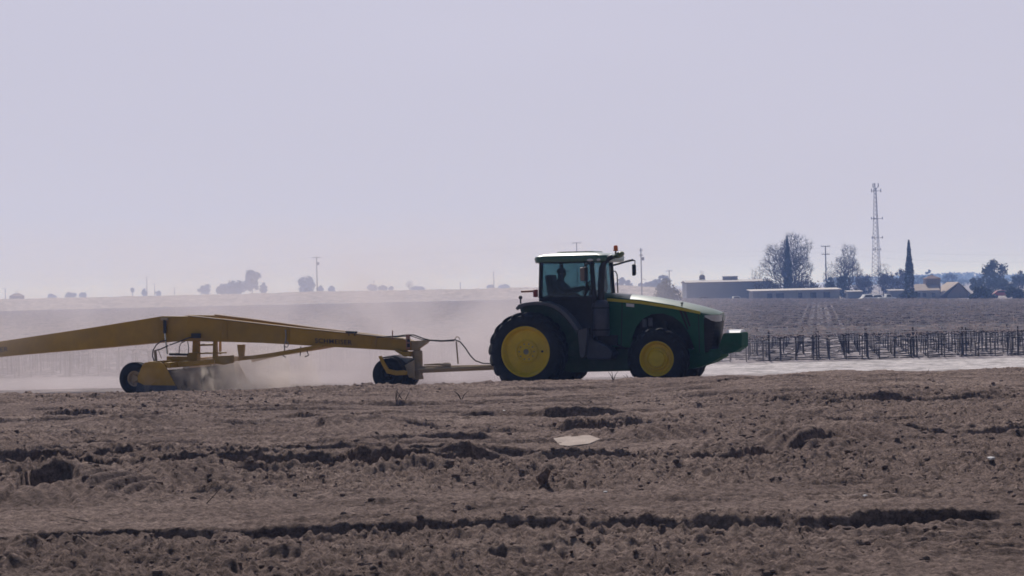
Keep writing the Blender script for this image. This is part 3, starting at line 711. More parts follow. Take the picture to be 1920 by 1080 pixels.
pl.box((xr, 0, zr + 0.02), (0.07, 2 * CW, 0.07)); pl.box((xr, 0, zf), (0.07, 2 * CW, 0.09)); pl.box((xf_, 0, zr + 0.02), (0.08, 2 * CW, 0.08))
pl.build("cab_frame", M['black'], TR, bevel=0.008)
for s in (-1, 1):
    g = MB(); g.prism([(xr + 0.04, zr), (xf_ - 0.02, zr), (xf_ + 0.02, zf), (xr, zf)], s * (CW - 0.01), s * (CW - 0.016)); g.build("side_window", M['glass'], TR, smooth=0)
g = MB(); g.box((xr + 0.01, 0, (zr + zf) / 2), (0.006, 2 * CW - 0.1, zr - zf)); g.build("rear_window", M['glass'], TR, smooth=0)
g = MB(); g.add([(xf_ + 0.02, -CW + 0.05, zr), (xf_ + 0.02, CW - 0.05, zr), (xf_ + 0.08, CW - 0.05, zf - 0.1), (xf_ + 0.08, -CW + 0.05, zf - 0.1),
                 (xf_ + 0.026, -CW + 0.05, zr), (xf_ + 0.026, CW - 0.05, zr), (xf_ + 0.086, CW - 0.05, zf - 0.1), (xf_ + 0.086, -CW + 0.05, zf - 0.1)],
                [(0, 1, 2, 3), (7, 6, 5, 4), (0, 4, 5, 1), (1, 5, 6, 2), (2, 6, 7, 3), (3, 7, 4, 0)]); g.build("windscreen", M['glass'], TR, smooth=0)
lowp = pp([(1010, 558), (1112, 556), (1113, 634), (1092, 634), (1084, 612), (1070, 594), (1050, 577), (1030, 570), (1010, 568)], -CW)
lb = MB()
for s in (-1, 1): lb.prism(lowp, s * (CW - 0.02), s * (CW - 0.06))
zfl = T(1100, 630, -CW)[1]
lb.box(((xr + xf_) / 2 + 0.25, 0, zfl + 0.05), (xf_ - xr - 0.3, 2 * CW - 0.1, 0.08)); lb.box((xf_ + 0.04, 0, (zfl + zf) / 2), (0.06, 2 * CW - 0.1, zf - zfl))
lb.box((xr + 0.02, 0, zf - 0.22), (0.06, 2 * CW - 0.1, 0.45))
lb.build("cab_lower_body", M['black'], TR)
# seat, console, wheel
sxc = T(1052, 512, 0)[0]
st = MB(); st.box((sxc + 0.02, 0, zf - 0.13), (0.52, 0.54, 0.14)); st.box((sxc - 0.23, 0, zf + 0.22), (0.16, 0.50, 0.70), Euler((0, R(-8), 0)).to_matrix()); st.box((sxc, 0, zf - 0.45), (0.35, 0.35, 0.5))
st.box((sxc + 0.05, -0.36, zf + 0.08), (0.42, 0.12, 0.08)); st.build("driver_seat", M['seat'], TR, bevel=0.03)
ds = MB(); ds.prism([(xf_ - 0.02, zf + 0.18), (xf_ - 0.26, zf + 0.14), (xf_ - 0.30, zf - 0.05), (xf_ - 0.12, zfl), (xf_ - 0.02, zfl)], -0.25, 0.25)
ds.tube([(xf_ - 0.2, 0, zf + 0.1), (xf_ - 0.36, 0, zf + 0.22)], 0.035, 8); ds.build("dashboard", M['black'], TR, bevel=0.02)
WC = Vector((xf_ - 0.37, 0, zf + 0.23)); wr = Euler((0, R(-62), 0)).to_matrix()
swm = MB(); swm.tube([WC + wr @ Vector((0.20 * math.cos(2 * math.pi * k / 24), 0.20 * math.sin(2 * math.pi * k / 24), 0)) for k in range(25)], 0.016, 6)
for k in range(3):
    a = 2 * math.pi * k / 3; swm.tube([WC, WC + wr @ Vector((0.2 * math.cos(a), 0.2 * math.sin(a), 0))], 0.012, 6)
swm.build("steering_wheel", M['black'], TR)
# rear fenders
arc_o = [(966, 578), (972, 571), (984, 567.5), (1002, 565.5), (1022, 566), (1040, 571), (1054, 580), (1066, 592), (1076, 605), (1085, 618)]
arc_i = [(1080, 621), (1071, 609), (1061, 597), (1050, 586), (1037, 577.5), (1021, 572.5), (1002, 571.5), (985, 573.5), (976, 577), (970, 582)]
FY = -1.22
fo = pp(arc_o + arc_i, FY)
for s in (-1, 1):
    f = MB().prism(fo, s * 1.22, s * 1.17)
    f.prism(pp(arc_o + [(1080, 620), (1070, 607), (1059, 594.5), (1048, 583.5), (1036, 574.5), (1021, 569.5), (1002, 568.5), (985, 570.5), (975, 574), (969, 580)], FY), s * 1.17, s * 0.80)
    f.build("rear_fender", M['grey'], TR, bevel=0.012)
    iw = MB().prism(pp([(976, 578), (990, 572), (1020, 571), (1040, 578), (1060, 596), (1078, 617), (1090, 640), (1090, 668), (1010, 668), (985, 610)], -0.8), s * 0.85, s * 0.81); iw.build("fender_wall", M['dgreen'], TR)
    k = MB().prism(pp([(1082, 617), (1101, 615), (1096, 668), (1091, 672), (1087, 668)], -1.02), s * 1.02, s * 0.70); k.build("fender_skirt", M['grey'], TR, bevel=0.015)
    a, c = T(1003, 550, -1.0); b = MB(); b.box((a, s * 0.95, c), (0.10, 0.12, 0.19)); b.build("tail_light", M['red'], TR, bevel=0.02)
    b = MB(); q0 = T3(977, 546.5, -1.05); q1 = T3(1003, 545.5, -1.0); b.tube([(q0.x, s * 1.05, q0.z), (q1.x, s * 0.98, q1.z)], 0.030, 8); b.build("marker_arm", M['redbar'], TR)
    b = MB(); q = T3(976, 559.5, -1.1); b.tube([(q.x, s * 1.1, q.z - 0.13), (q.x, s * 1.1, q.z)], 0.02, 6); b.ball((q.x, s * 1.1, q.z + 0.02), 0.05, 10, 8); b.build("fender_lamp", M['black'], TR)
# exhaust canister and stack (near side)
ec = T3(1126.5, 600, -0.74); zt0 = T(1126, 562, -0.74)[1]; zb0 = T(1126, 630, -0.74)[1]
cn = MB(); cn.lathe([(0.001, zt0), (0.12, zt0 - 0.005), (0.175, zt0 - 0.04), (0.205, zt0 - 0.11), (0.212, zt0 - 0.14), (0.212, zb0 + 0.05), (0.19, zb0), (0.001, zb0)], (ec.x, -0.74, 0), axis='z', n=28)
can = cn.build("exhaust_canister", M['canister'], TR)
for z in (zt0 - 0.2, zb0 + 0.15):
    bd = MB().lathe([(0.214, z - 0.02), (0.219, z - 0.015), (0.219, z + 0.015), (0.214, z + 0.02)], (ec.x, -0.74, 0), axis='z', n=28); bd.build("canister_band", M['black'], can)
ep = [T3(1127, 564, -0.74), T3(1127.5, 530, -0.74), T3(1129, 503, -0.74), T3(1133, 492, -0.74), T3(1142, 485, -0.72), T3(1149, 481, -0.70)]
MB().tube(ep, [0.085, 0.085, 0.08, 0.07, 0.06, 0.055], 12).build("exhaust_stack", M['dark'], TR)
tp_ = MB(); q = [T3(1136, 489, -0.74), T3(1143, 484, -0.73), T3(1148, 482, -0.7)]; tp_.tube([p + Vector((-0.01, 0, 0.035)) for p in q], 0.035, 8); tp_.build("stack_shield", M['steel'], TR)
# fuel tank with steps, near and far
for s in (-1, 1):
    tk = MB().prism(pp([(1098, 640), (1104, 624), (1110, 636), (1122, 640), (1140, 650), (1150, 662), (1146, 674), (1100, 674)], -0.85), s * 0.86, s * 0.34)
    tk.build("fuel_tank", M['canister'], TR, bevel=0.04)
    sp_ = MB()
    for k in range(3): sp_.box((T(1108, 0, -0.95)[0] + 0.03, s * 0.93, 0.55 + 0.27 * k), (0.36, 0.16, 0.035))
    for dx in (-0.17, 0.17): sp_.box((T(1108, 0, -0.95)[0] + 0.03 + dx, s * 0.93, 0.82), (0.025, 0.14, 0.62))
    if s > 0: sp_.build("cab_steps", M['dark'], TR)
    b = MB(); q = T(1132, 640, -0.55); b.box((q[0] + 0.1, s * 0.50, q[1] + 0.02), (0.5, 0.2, 0.25)); b.tube([(q[0] + 0.25, s * 0.55, q[1] - 0.05), (q[0] + 0.55, s * 0.5, q[1] - 0.2)], 0.03, 6); b.build("battery_box", M['dark'], TR, bevel=0.02)
# beacon, receiver
bs = T3(1154, 476, -0.2); b = MB(); b.tube([bs + Vector((-0.05, 0, -0.12)), bs + Vector((0, 0, -0.02)), T3(1154.5, 470, -0.2)], 0.022, 8); b.build("beacon_stalk", M['olive'], TR)
q = T3(1154.5, 470, -0.2); b = MB(); b.lathe([(0.001, 0.135), (0.035, 0.13), (0.052, 0.11), (0.056, 0.02), (0.062, 0.015), (0.062, -0.01), (0.001, -0.01)], q, axis='z', n=20); b.build("beacon", M['amber'], TR)
q = T3(1161, 478, -0.2); b = MB(); b.ball(q, (0.135, 0.16, 0.075), 18, 10, Euler((0, R(-22), 0)).to_matrix()); b.tube([T3(1136, 488, -0.2), T3(1150, 482, -0.2), q], [0.05, 0.05, 0.04], 10); b.build("guidance_receiver", M['olive'], TR)
b = MB(); q = T3(1150, 487, -0.1); b.box(q, (0.07, 0.10, 0.04)); b.build("front_lamp", M['grey'], TR, bevel=0.015)
# mirrors
def mirror(s, arm, cpos, w, h):
    a = MB(); a.tube(arm, [0.028] * (len(arm) - 2) + [0.014, 0.012], 8); ar = a.build("mirror_arm", M['black'], TR)
    b = MB(); rot = Euler((0, 0, R(12))).to_matrix()
    b.loft([[cpos + rot @ Vector((x_, y_ * w / 2 * k, z_ * h / 2 * k)) for y_, z_ in ((-1, -0.92), (-0.8, -1), (0.8, -1), (1, -0.92), (1, 0.92), (0.8, 1), (-0.8, 1), (-1, 0.92))] for x_, k in ((-0.03, 0.96), (-0.01, 1.0), (0.03, 0.97), (0.06, 0.75))])
    b.build("mirror_housing", M['black'], ar)
    c = MB(); c.box(cpos + rot @ Vector((-0.034, 0, 0)), (0.004, w * 0.88, h * 0.90), rot); c.build("mirror_glass", M['chrome'], ar)
mirror(1, [T3(1146, 498, 0.84), T3(1160, 494.5, 1.0), T3(1173, 490.5, 1.15), T3(1186, 487.5, 1.3), T3(1190.5, 489, 1.35), T3(1190.5, 496, 1.35)], T3(1188, 506, 1.36), 0.20, 0.30)
# near mirror seen from its side, reflected earth painted in as the brown of its face
a = MB(); a.tube([T3(1112, 497, -0.86), T3(1104, 494.5, -1.0), T3(1097, 495.5, -1.12), T3(1095, 500, -1.14)], [0.022, 0.02, 0.015, 0.012], 8); ar = a.build("mirror_arm", M['black'], TR)
mc = T3(1097, 514, -1.14); rot = Euler((0, 0, R(38))).to_matrix()
b = MB(); b.box(mc, (0.09, 0.20, 0.35), rot); b.build("mirror_housing", M['black'], ar, bevel=0.025)
b = MB(); b.box(mc + Euler((0, 0, R(-ALPHA))).to_matrix() @ Vector((0, 0, 0)) + Vector((-0.02, -0.075, 0)), (0.17, 0.02, 0.32), Euler((0, 0, R(10))).to_matrix()); b.build("mirror_glass", M['mirror'], ar, bevel=0.008)
b = MB(); b.tube([T3(1149, 508, 0.9), T3(1154, 509, 0.95), T3(1157, 515, 0.95), T3(1158.5, 549, 0.95)], 0.016, 6); b.build("handrail", M['grey'], TR)
b = MB(); b.tube([T3(1060, 474.6, -0.4), T3(1100, 474.2, -0.4), T3(1124, 476, -0.4)], 0.012, 6); b.build("antenna_cable", M['grey'], TR)
# three point hitch and drawbar hook at the back
hk = MB(); hk.box((-0.55, 0, 0.62), (0.5, 0.5, 0.35)); hk.box((-0.95, 0, 0.52), (0.6, 0.12, 0.06))
for s in (-1, 1): hk.tube([(-0.3, s * 0.35, 0.75), (-0.95, s * 0.42, 0.72)], 0.04, 8); hk.tube([(-0.35, s * 0.35, 1.35), (-0.85, s * 0.42, 0.78)], 0.03, 8)
hk.build("hitch", M['dark'], TR, bevel=0.01)

# ------------------------------------------------------------------ the driver
DR = thing("person", "driver in dark clothes and cap seated in the tractor cab, hands on the wheel", "person", (TX0, TY0, 0), -ALPHA)
def skin_body(name, verts, edges, radii, m, parent, root=0, sub=2):
    me = bpy.data.meshes.new(name); me.from_pydata([tuple(v) for v in verts], edges, [])
    o = bpy.data.objects.new(name, me); COL.objects.link(o); o.parent = parent
    md = o.modifiers.new("skin", 'SKIN'); md.use_smooth_shade = True
    for i, r in enumerate(radii):
        sv = me.skin_vertices[0].data[i]; sv.radius = (r, r) if not hasattr(r, '__len__') else r; sv.use_root = (i == root)
    sb = o.modifiers.new("sub", 'SUBSURF'); sb.levels = sub; sb.render_levels = sub
    me.materials.append(m); return o
hd = T3(1053, 513, 0.0)                          # centre of the head
pel = Vector((sxc - 0.06, 0, zf - 0.02))
chest = Vector((hd.x - 0.06, 0, hd.z - 0.36)); neck = Vector((hd.x - 0.02, 0, hd.z - 0.15))
V_, E_, R_ = [], [], []
def bv(p, r, link=None):
    V_.append(Vector(p)); R_.append(r); i = len(V_) - 1
    if link is not None: E_.append((link, i))
    return i
p0 = bv(pel, (0.22, 0.22)); p1 = bv(pel.lerp(chest, 0.5), (0.23, 0.23), p0); p2 = bv(chest, (0.24, 0.22), p1)
p3 = bv(neck + Vector((-0.01, 0, -0.06)), (0.13, 0.12), p2); p4 = bv(neck + Vector((0, 0, 0.03)), 0.085, p3); 
p5 = bv(hd + Vector((0.0, 0, -0.03)), (0.10, 0.10), p4); p6 = bv(hd + Vector((-0.005, 0, 0.055)), (0.105, 0.11), p5); bv(hd + Vector((-0.005, 0, 0.10)), 0.08, p6)
for s in (-1, 1):
    sh = bv(chest + Vector((0.02, s * 0.20, 0.10)), 0.10, p2); el = bv(chest + Vector((0.22, s * 0.27, -0.10)), 0.075, sh)
    hand_t = WC + wr @ Vector((0.0, s * 0.20, 0)) + Vector((-0.07, 0, 0.01))
    wrst = bv(hand_t, 0.042, el); palm = bv(hand_t + Vector((0.05, -s * 0.005, 0.01)), (0.034, 0.022), wrst)
    for k, (dy, ln) in enumerate(((-0.028, 0.9), (-0.009, 1.0), (0.010, 0.95), (0.027, 0.8))):
        k1 = bv(hand_t + Vector((0.085, dy, 0.028)), 0.0088, palm); k2 = bv(hand_t + Vector((0.085 + 0.022 * ln, dy, 0.008)), 0.0082, k1); bv(hand_t + Vector((0.085 + 0.006 * ln, dy, -0.018 * ln)), 0.0078, k2)
    t1 = bv(hand_t + Vector((0.045, -s * 0.045, 0.0)), 0.010, palm); bv(hand_t + Vector((0.085, -s * 0.048, -0.012)), 0.009, t1)
    hp = bv(pel + Vector((0.08, s * 0.11, 0)), 0.12, p0); kn = bv(pel + Vector((0.46, s * 0.16, 0.06)), 0.088, hp); ak = bv(pel + Vector((0.56, s * 0.15, -0.36)), 0.06, kn); bv(pel + Vector((0.68, s * 0.16, -0.40)), 0.042, ak)
skin_body("body", V_, E_, R_, M['cloth'], DR)
fc = MB(); fc.ball(hd + Vector((0.048, 0, -0.005)), (0.062, 0.076, 0.105), 14, 10); fc.ball(hd + Vector((0.108, 0, -0.005)), (0.017, 0.014, 0.024), 8, 6)
for s in (-1, 1): fc.ball(hd + Vector((0.0, s * 0.086, 0.0)), (0.022, 0.010, 0.033), 8, 6); fc.ball(hd + Vector((0.098, s * 0.030, 0.022)), (0.010, 0.014, 0.008), 8, 6)
fc.ball(hd + Vector((0.098, 0, -0.045)), (0.010, 0.026, 0.007), 8, 6)
fc.build("face", M['skin'], DR)
hc = MB(); hc.ball(hd + Vector((-0.005, 0, 0.060)), (0.122, 0.104, 0.088), 16, 10); hc.ball(hd + Vector((0.12, 0, 0.062)), (0.085, 0.08, 0.012), 14, 6, Euler((0, R(8), 0)).to_matrix()); hc.build("cap", M['hat'], DR)

# ------------------------------------------------------------------ the land leveller
IM = thing("land_leveller", "long dusty yellow land leveller with angled beams towed behind the green tractor", "farm implement", (TX0, TY0, 0), -ALPHA)
def beam_y(px):                                    # half spread of the two beams along the machine
    return float(np.interp(px, [-170, 310, 352, 700, 775], [0.30, 0.87, 0.87, 0.22, 0.14]))
TOP = [(-165, 666), (-80, 653), (0, 640), (160, 616), (305, 592.5), (352, 593), (420, 600), (490, 608), (560, 616), (640, 624), (700, 630), (755, 636), (770, 641)]
BOT = [(-165, 685), (-80, 677), (0, 668.5), (160, 655), (250, 647), (305, 641), (352, 640), (420, 641), (490, 643), (560, 647), (640, 651.5), (700, 655), (755, 658), (770, 656)]
bt = [p[0] for p in BOT]; bb = [p[1] for p in BOT]
near_pts = {}
for s in (-1, 1):
    b = MB(); rings = []
    for px, py in TOP:
        y = -beam_y(px); pb = float(np.interp(px, bt, bb))
        xt_, zt_ = T(px, py, y); xb_, zb_ = T(px, pb, y)
        yo, yi = s * (-y), s * (-y - 0.13)
        # outer plate face, with narrow flanges
        rings.append([Vector((xt_, yo, zt_)), Vector((xt_, yi, zt_)), Vector((xb_, yi, zb_)), Vector((xb_, yo, zb_))])
        if s < 0: near_pts[px] = (xt_, y, zt_, zb_)
    b.loft(rings)
    bmb = b.build("main_beam", M['iyellow'], IM, smooth=0, bevel=0.012)
    if s < 0: bmb["label"] = "near yellow beam carrying dark lettering"
    fb = MB()
    for i in range(5, len(TOP) - 1):
        (xa_, ya_, za_, _), (xb_, yb_, zb_, _) = [near_pts[TOP[j][0]] for j in (i, i + 1)]
        fb.add([(xa_, -s * (ya_ - 0.03) if s > 0 else ya_ - 0.03, za_ + 0.004), (xb_, -s * (yb_ - 0.03) if s > 0 else yb_ - 0.03, zb_ + 0.004), (xb_, -s * (yb_ + 0.16) if s > 0 else yb_ + 0.16, zb_ + 0.004), (xa_, -s * (ya_ + 0.16) if s > 0 else ya_ + 0.16, za_ + 0.004),
                (xa_, -s * (ya_ - 0.03) if s > 0 else ya_ - 0.03, za_ + 0.022), (xb_, -s * (yb_ - 0.03) if s > 0 else yb_ - 0.03, zb_ + 0.022), (xb_, -s * (yb_ + 0.16) if s > 0 else yb_ + 0.16, zb_ + 0.022), (xa_, -s * (ya_ + 0.16) if s > 0 else ya_ + 0.16, za_ + 0.022)],
               [(0, 1, 2, 3), (7, 6, 5, 4), (0, 4, 5, 1), (1, 5, 6, 2), (2, 6, 7, 3), (3, 7, 4, 0)])
    fb.build("beam_flange", M['idust'], IM, smooth=0)
# lettering on the near beam
def lettering(text, pa, pb, h, name):
    A, B = T3(*pa), T3(*pb)
    cu = bpy.data.curves.new(name, 'FONT'); cu.body = text; cu.size = 1.0; cu.extrude = 0.01; cu.space_character = 1.1; cu.offset = 0.008
    to = bpy.data.objects.new(name, cu); COL.objects.link(to)
    dg = bpy.context.evaluated_depsgraph_get(); me = bpy.data.meshes.new_from_object(to.evaluated_get(dg))
    bpy.data.objects.remove(to)
    vs = np.array([v.co[:] for v in me.vertices]); x0, x1 = vs[:, 0].min(), vs[:, 0].max(); y0, y1 = vs[:, 1].min(), vs[:, 1].max()
    d = (B - A); up = Vector((0, 0, 1)); nrm = Vector((d.y, -d.x, 0)).normalized()
    if nrm.y > 0: nrm = -nrm
    for v in me.vertices:
        fx, fy, fz = (v.co.x - x0) / (x1 - x0), (v.co.y - y0) / (y1 - y0), v.co.z
        v.co = A + d * fx + up * (h * fy) + nrm * (0.006 + 0.3 * fz)
    me.materials.append(M['lettering']); o = bpy.data.objects.new(name, me); COL.objects.link(o); o.parent = IM; return o
for px in (304, 420, 536, 700):
    y = -beam_y(px); pt = float(np.interp(px, [p[0] for p in TOP], [p[1] for p in TOP])); pb = float(np.interp(px, bt, bb)); b = MB()
    q = [T(px - 6, pt + 2.5, y), T(px + 6, pt + 2.5, y), T(px + 6, pb - 2.5, y), T(px - 6, pb - 2.5, y)]
    b.prism(q, y - 0.014, y + 0.01)
    for fx in (0.25, 0.75):
        for fz in (0.12, 0.37, 0.63, 0.88):
            cx_ = q[0][0] + fx * (q[1][0] - q[0][0]); cz_ = q[3][1] + fz * (q[0][1] - q[3][1]); b.tube([(cx_, y - 0.03, cz_), (cx_, y - 0.012, cz_)], 0.016, 6)
    b.build("splice_plate", M['iyellow'], IM)
lettering("SCHMEISER", (591, 643, -beam_y(591) - 0.004), (660, 646.5, -beam_y(660) - 0.004), 0.12, "lettering")
lettering("SCHMEISER", (-52, 664.5, -beam_y(-52) - 0.004), (15, 658.5, -beam_y(15) - 0.004), 0.12, "lettering")
# cross members between the beams
for px in (-120, 60, 230, 312, 372, 450, 560, 650):
    pb = float(np.interp(px, bt, bb)); y = -beam_y(px); x_, z_ = T(px, pb - 8, y); cm = MB(); cm.tube([(x_, y + 0.1, z_), (x_, -y - 0.1, z_)], 0.05, 8); cm.build("cross_member", M['iyellow'], IM)
# rear end wheel (left of the frame)
def small_wheel(cx, cy, cz, Rt, w, rr, parent, facem):
    C = Vector((cx, cy, cz)); hw = w / 2; tb = MB(); half = [(rr, hw * 0.7), (rr + 0.03, hw * 0.9), (rr + 0.5 * (Rt - rr), hw), (Rt - 0.07, hw * 0.95), (Rt - 0.02, hw * 0.75), (Rt, hw * 0.3)]
    rb = MB(); rb.lathe([(rr + 0.01, -hw * 0.72), (rr - 0.03, -hw * 0.6), (rr - 0.05, -hw * 0.2), (0.10, -hw * 0.15), (0.08, -hw * 0.5), (0.001, -hw * 0.5)], C, n=32)
    rb.lathe([(rr + 0.01, hw * 0.72), (rr - 0.03, hw * 0.6), (rr - 0.05, hw * 0.2), (0.001, hw * 0.15)], C, n=32)
    for k in range(6):
        a = 2 * math.pi * k / 6; rb.tube([C + Vector((0.13 * math.cos(a), -hw * 0.22, 0.13 * math.sin(a))), C + Vector((0.13 * math.cos(a), -hw * 0.05 - 0.06, 0.13 * math.sin(a)))], 0.016, 6)
    wh = rb.build("wheel", facem, parent)
    tb.lathe(half + [(r, -y) for r, y in reversed(half)], C, n=48, close=True)
    for yy in (-0.5, -0.17, 0.17, 0.5): tb.lathe([(Rt - 0.015, hw * yy - 0.05), (Rt + 0.008, hw * yy - 0.04), (Rt + 0.008, hw * yy + 0.04), (Rt - 0.015, hw * yy + 0.05)], C, n=48)
    tb.build("tyre", M['rubber'], wh); return wh
xe, ze = T(-160, 690, 0)
for s in (-1, 1): small_wheel(xe - 0.3, s * 0.55, 0.40, 0.40, 0.28, 0.2, IM, M['idust'])
b = MB(); b.tube([(xe - 0.3, -0.6, 0.40), (xe - 0.3, 0.6, 0.40)], 0.04, 8); b.tube([(xe - 0.3, 0, 0.4), (xe - 0.25, 0, ze + 0.1)], 0.07, 8); b.box((xe - 0.1, 0, ze + 0.08), (0.5, 0.7, 0.12)); b.build("rear_axle", M['iyellow'], IM)
# levelling bowl: side plates, blade, cutting edge
BY = 2.15                                          # half width of the bowl
platep = [(258, 732), (258, 706), (267, 684), (272, 679.5), (300, 678.5), (309, 684), (334, 732)]
pz = pp(platep, -BY)
for s in (-1, 1):
    MB().prism(pz, s * BY, s * (BY - 0.035)).build("side_plate", M['iyellow'], IM, bevel=0.008)
    e = pp([(256, 734), (258, 716), (270, 722), (331, 723), (337, 734)], -BY); MB().prism(e, s * (BY + 0.025), s * (BY + 0.004)).build("skid_runner", M['edge'], IM)
xb0, zb0_ = T(300, 690, -BY); xbl = T(322, 720, -BY)[0]; xbt = T(306, 688, -BY)[0]
bl = MB(); ring = []
for k in range(9):
    t = k / 8; z = 0.0 + t * 0.62; x = xbl - 0.05 - 0.18 * math.sin(math.pi * t * 0.55) - 0.02 * t
    ring.append((x, z))
prof = ring + [(x - 0.03, z) for x, z in reversed(ring)]
bl.prism(prof, -BY + 0.04, BY - 0.04); bl.build("blade", M['blade'], IM, smooth=40)
ce = MB(); ce.box((xbl - 0.03, 0, 0.04), (0.025, 2 * BY - 0.1, 0.16), Euler((0, R(-14), 0)).to_matrix()); ce.build("cutting_edge", M['edge'], IM)
fr = MB()
# long tubular frame over the bowl
zt1 = T(330, 685, -1.6)[1]
fr.box((xbt + 0.10, 0, zt1 + 0.02), (0.16, 2 * BY - 0.08, 0.14)); fr.box((xbt - 0.42, 0, zt1 + 0.06), (0.12, 2 * BY - 0.2, 0.12))
fr.build("bowl_frame", M['iyellow'], IM, bevel=0.01)
def bar(name, pts, r, m='iyellow', n=8):
    o = MB().tube([T3(*p) for p in pts], r, n).build(name, M[m], IM); return o
def flat(name, pts, y0, y1, m='iyellow', bev=0.006): return MB().prism(pp(pts, (y0 + y1) / 2), y0, y1).build(name, M[m], IM, bevel=bev)
flat("push_arm", [(308, 681), (330, 680), (372, 677), (402, 672), (402, 681), (360, 686), (316, 690)], -1.70, -1.62)
flat("push_arm", [(416, 669), (470, 667), (510, 661.5), (606, 645), (606, 651), (520, 668), (470, 674), (416, 680)], -0.62, -0.54)
flat("push_arm", [(470, 672), (520, 662), (640, 644), (640, 649), (522, 668), (474, 679)], 0.54, 0.62)
flat("frame_plate", [(314, 668), (352, 668), (356, 661), (372, 661), (372, 676), (314, 678)], -0.9, -0.8)
flat("frame_plate", [(400, 668), (438, 666), (438, 680), (420, 684), (400, 680)], -0.9, -0.8)
flat("frame_plate", [(446, 646), (459, 646), (457, 668), (449, 668)], -0.62, -0.50)
flat("frame_post", [(363, 632), (374, 632), (375, 676), (361, 676)], -0.75, -0.65)
flat("frame_post", [(401, 638), (407, 638), (408, 672), (400, 672)], -0.75, -0.65)
flat("frame_post", [(412, 638), (414.5, 638), (415, 664), (411, 664)], -0.4, -0.34, 'iyellow', 0)
flat("bracket", [(359, 625), (376, 625), (376, 634), (359, 634)], -0.95, -0.90, 'dark')
bar("tie_bar", [(372, 647, -0.7), (404, 646, -0.7)], 0.028)
bar("tie_bar", [(372, 662.5, -0.7), (425, 661, -0.7)], 0.022)
bar("tie_bar", [(318, 664, -0.6), (372, 665, -0.6)], 0.035, 'dark')
bar("tie_bar", [(340, 640, -0.7), (362, 632, -0.7)], 0.02, 'dark')
# lift cylinder, hoses, chain
bar("lift_cylinder", [(309, 600, -0.95), (309.5, 625, -0.95)], 0.045, 'dark'); bar("cylinder_rod", [(309.5, 625, -0.95), (314, 664, -0.95)], 0.024, 'chrome')
flat("cylinder_lug", [(303, 596), (314, 596), (314, 601), (303, 601)], -0.98, -0.88, 'idust')
bar("hydraulic_hose", [(312, 638, -1.0), (302, 640, -1.0), (293, 647, -1.05), (287, 657, -1.1), (286, 668, -1.15), (290, 679, -1.2)], 0.016, 'hose')
bar("hydraulic_hose", [(316, 648, -1.0), (300, 655, -1.05), (289, 658, -1.1)], 0.016, 'hose')
bar("hydraulic_hose", [(318, 647, -1.0), (335, 641, -1.0), (352, 634, -0.95), (360, 632, -0.9)], 0.015, 'hose')
bar("hydraulic_hose", [(336, 664, -0.9), (336.5, 650, -0.9), (340, 643, -0.9), (347, 640, -0.9)], 0.012, 'hose')
bar("hydraulic_hose", [(352, 640, -0.9), (354, 652, -0.9), (353, 663, -0.9)], 0.012, 'hose')
flat("hose_bracket", [(289, 657), (293, 657), (295, 680), (291, 680)], -1.3, -1.25, 'idust', 0)
bar("brace", [(297, 656, -1.2), (303, 672, -1.2)], 0.012, 'idust')
bar("hanging_chain", [(535.5, 618, -0.58), (536.5, 632, -0.58), (535, 645, -0.58)], 0.020, 'steel'); 
lk = MB(); q = T3(537, 646, -0.60); lk.tube([q + Vector((0.055 * math.cos(a), 0, 0.07 * math.sin(a))) for a in np.linspace(0, 2 * math.pi, 15)], 0.012, 6); lk.build("chain_ring", M['steel'], IM)
bar("stay_rod", [(531, 665, -0.6), (534, 655, -0.6), (533, 648, -0.6)], 0.014, 'dark'); bar("stay_rod", [(536, 670, -0.6), (531, 667, -0.6), (529, 660, -0.6)], 0.012, 'dark')
bar("stay_rod", [(541, 665, -0.5), (542, 655, -0.5)], 0.012, 'dark'); bar("stay_rod", [(563, 667, -0.5), (564, 650, -0.5)], 0.014, 'dark')
bar("stay_rod", [(574, 651, -0.5), (577, 662, -0.5), (579, 666, -0.5), (572, 669, -0.5)], 0.014, 'dark')
# gauge wheels beside the bowl
gxz = T(257, 696, -1.75)
for s in (-1, 1): small_wheel(gxz[0] + 0.0, s * 1.80, 0.41, 0.415, 0.30, 0.20, IM, M['idust'])
b = MB(); b.tube([(gxz[0], -1.8, 0.41), (gxz[0], 1.8, 0.41)], 0.05, 8); b.box((gxz[0] + 0.25, -1.45, 0.55), (0.6, 0.12, 0.14)); b.box((gxz[0] + 0.25, 1.45, 0.55), (0.6, 0.12, 0.14)); b.build("wheel_axle", M['iyellow'], IM)
# box on the beam, marker rod
q = T3(659, 622.5, -0.3); b = MB(); b.box(q, (0.27, 0.16, 0.05), Euler((0, R(4), 0)).to_matrix()); b.tube([q + Vector((-0.07, 0, 0)), q + Vector((-0.07, 0, -0.10))], 0.015, 6); b.tube([q + Vector((0.09, 0, 0)), q + Vector((0.09, 0, -0.10))], 0.015, 6); b.build("control_box", M['dark'], IM, bevel=0.01)
bar("marker_rod", [(736, 636, -0.2), (736, 619.5, -0.2)], 0.016, 'redbar')
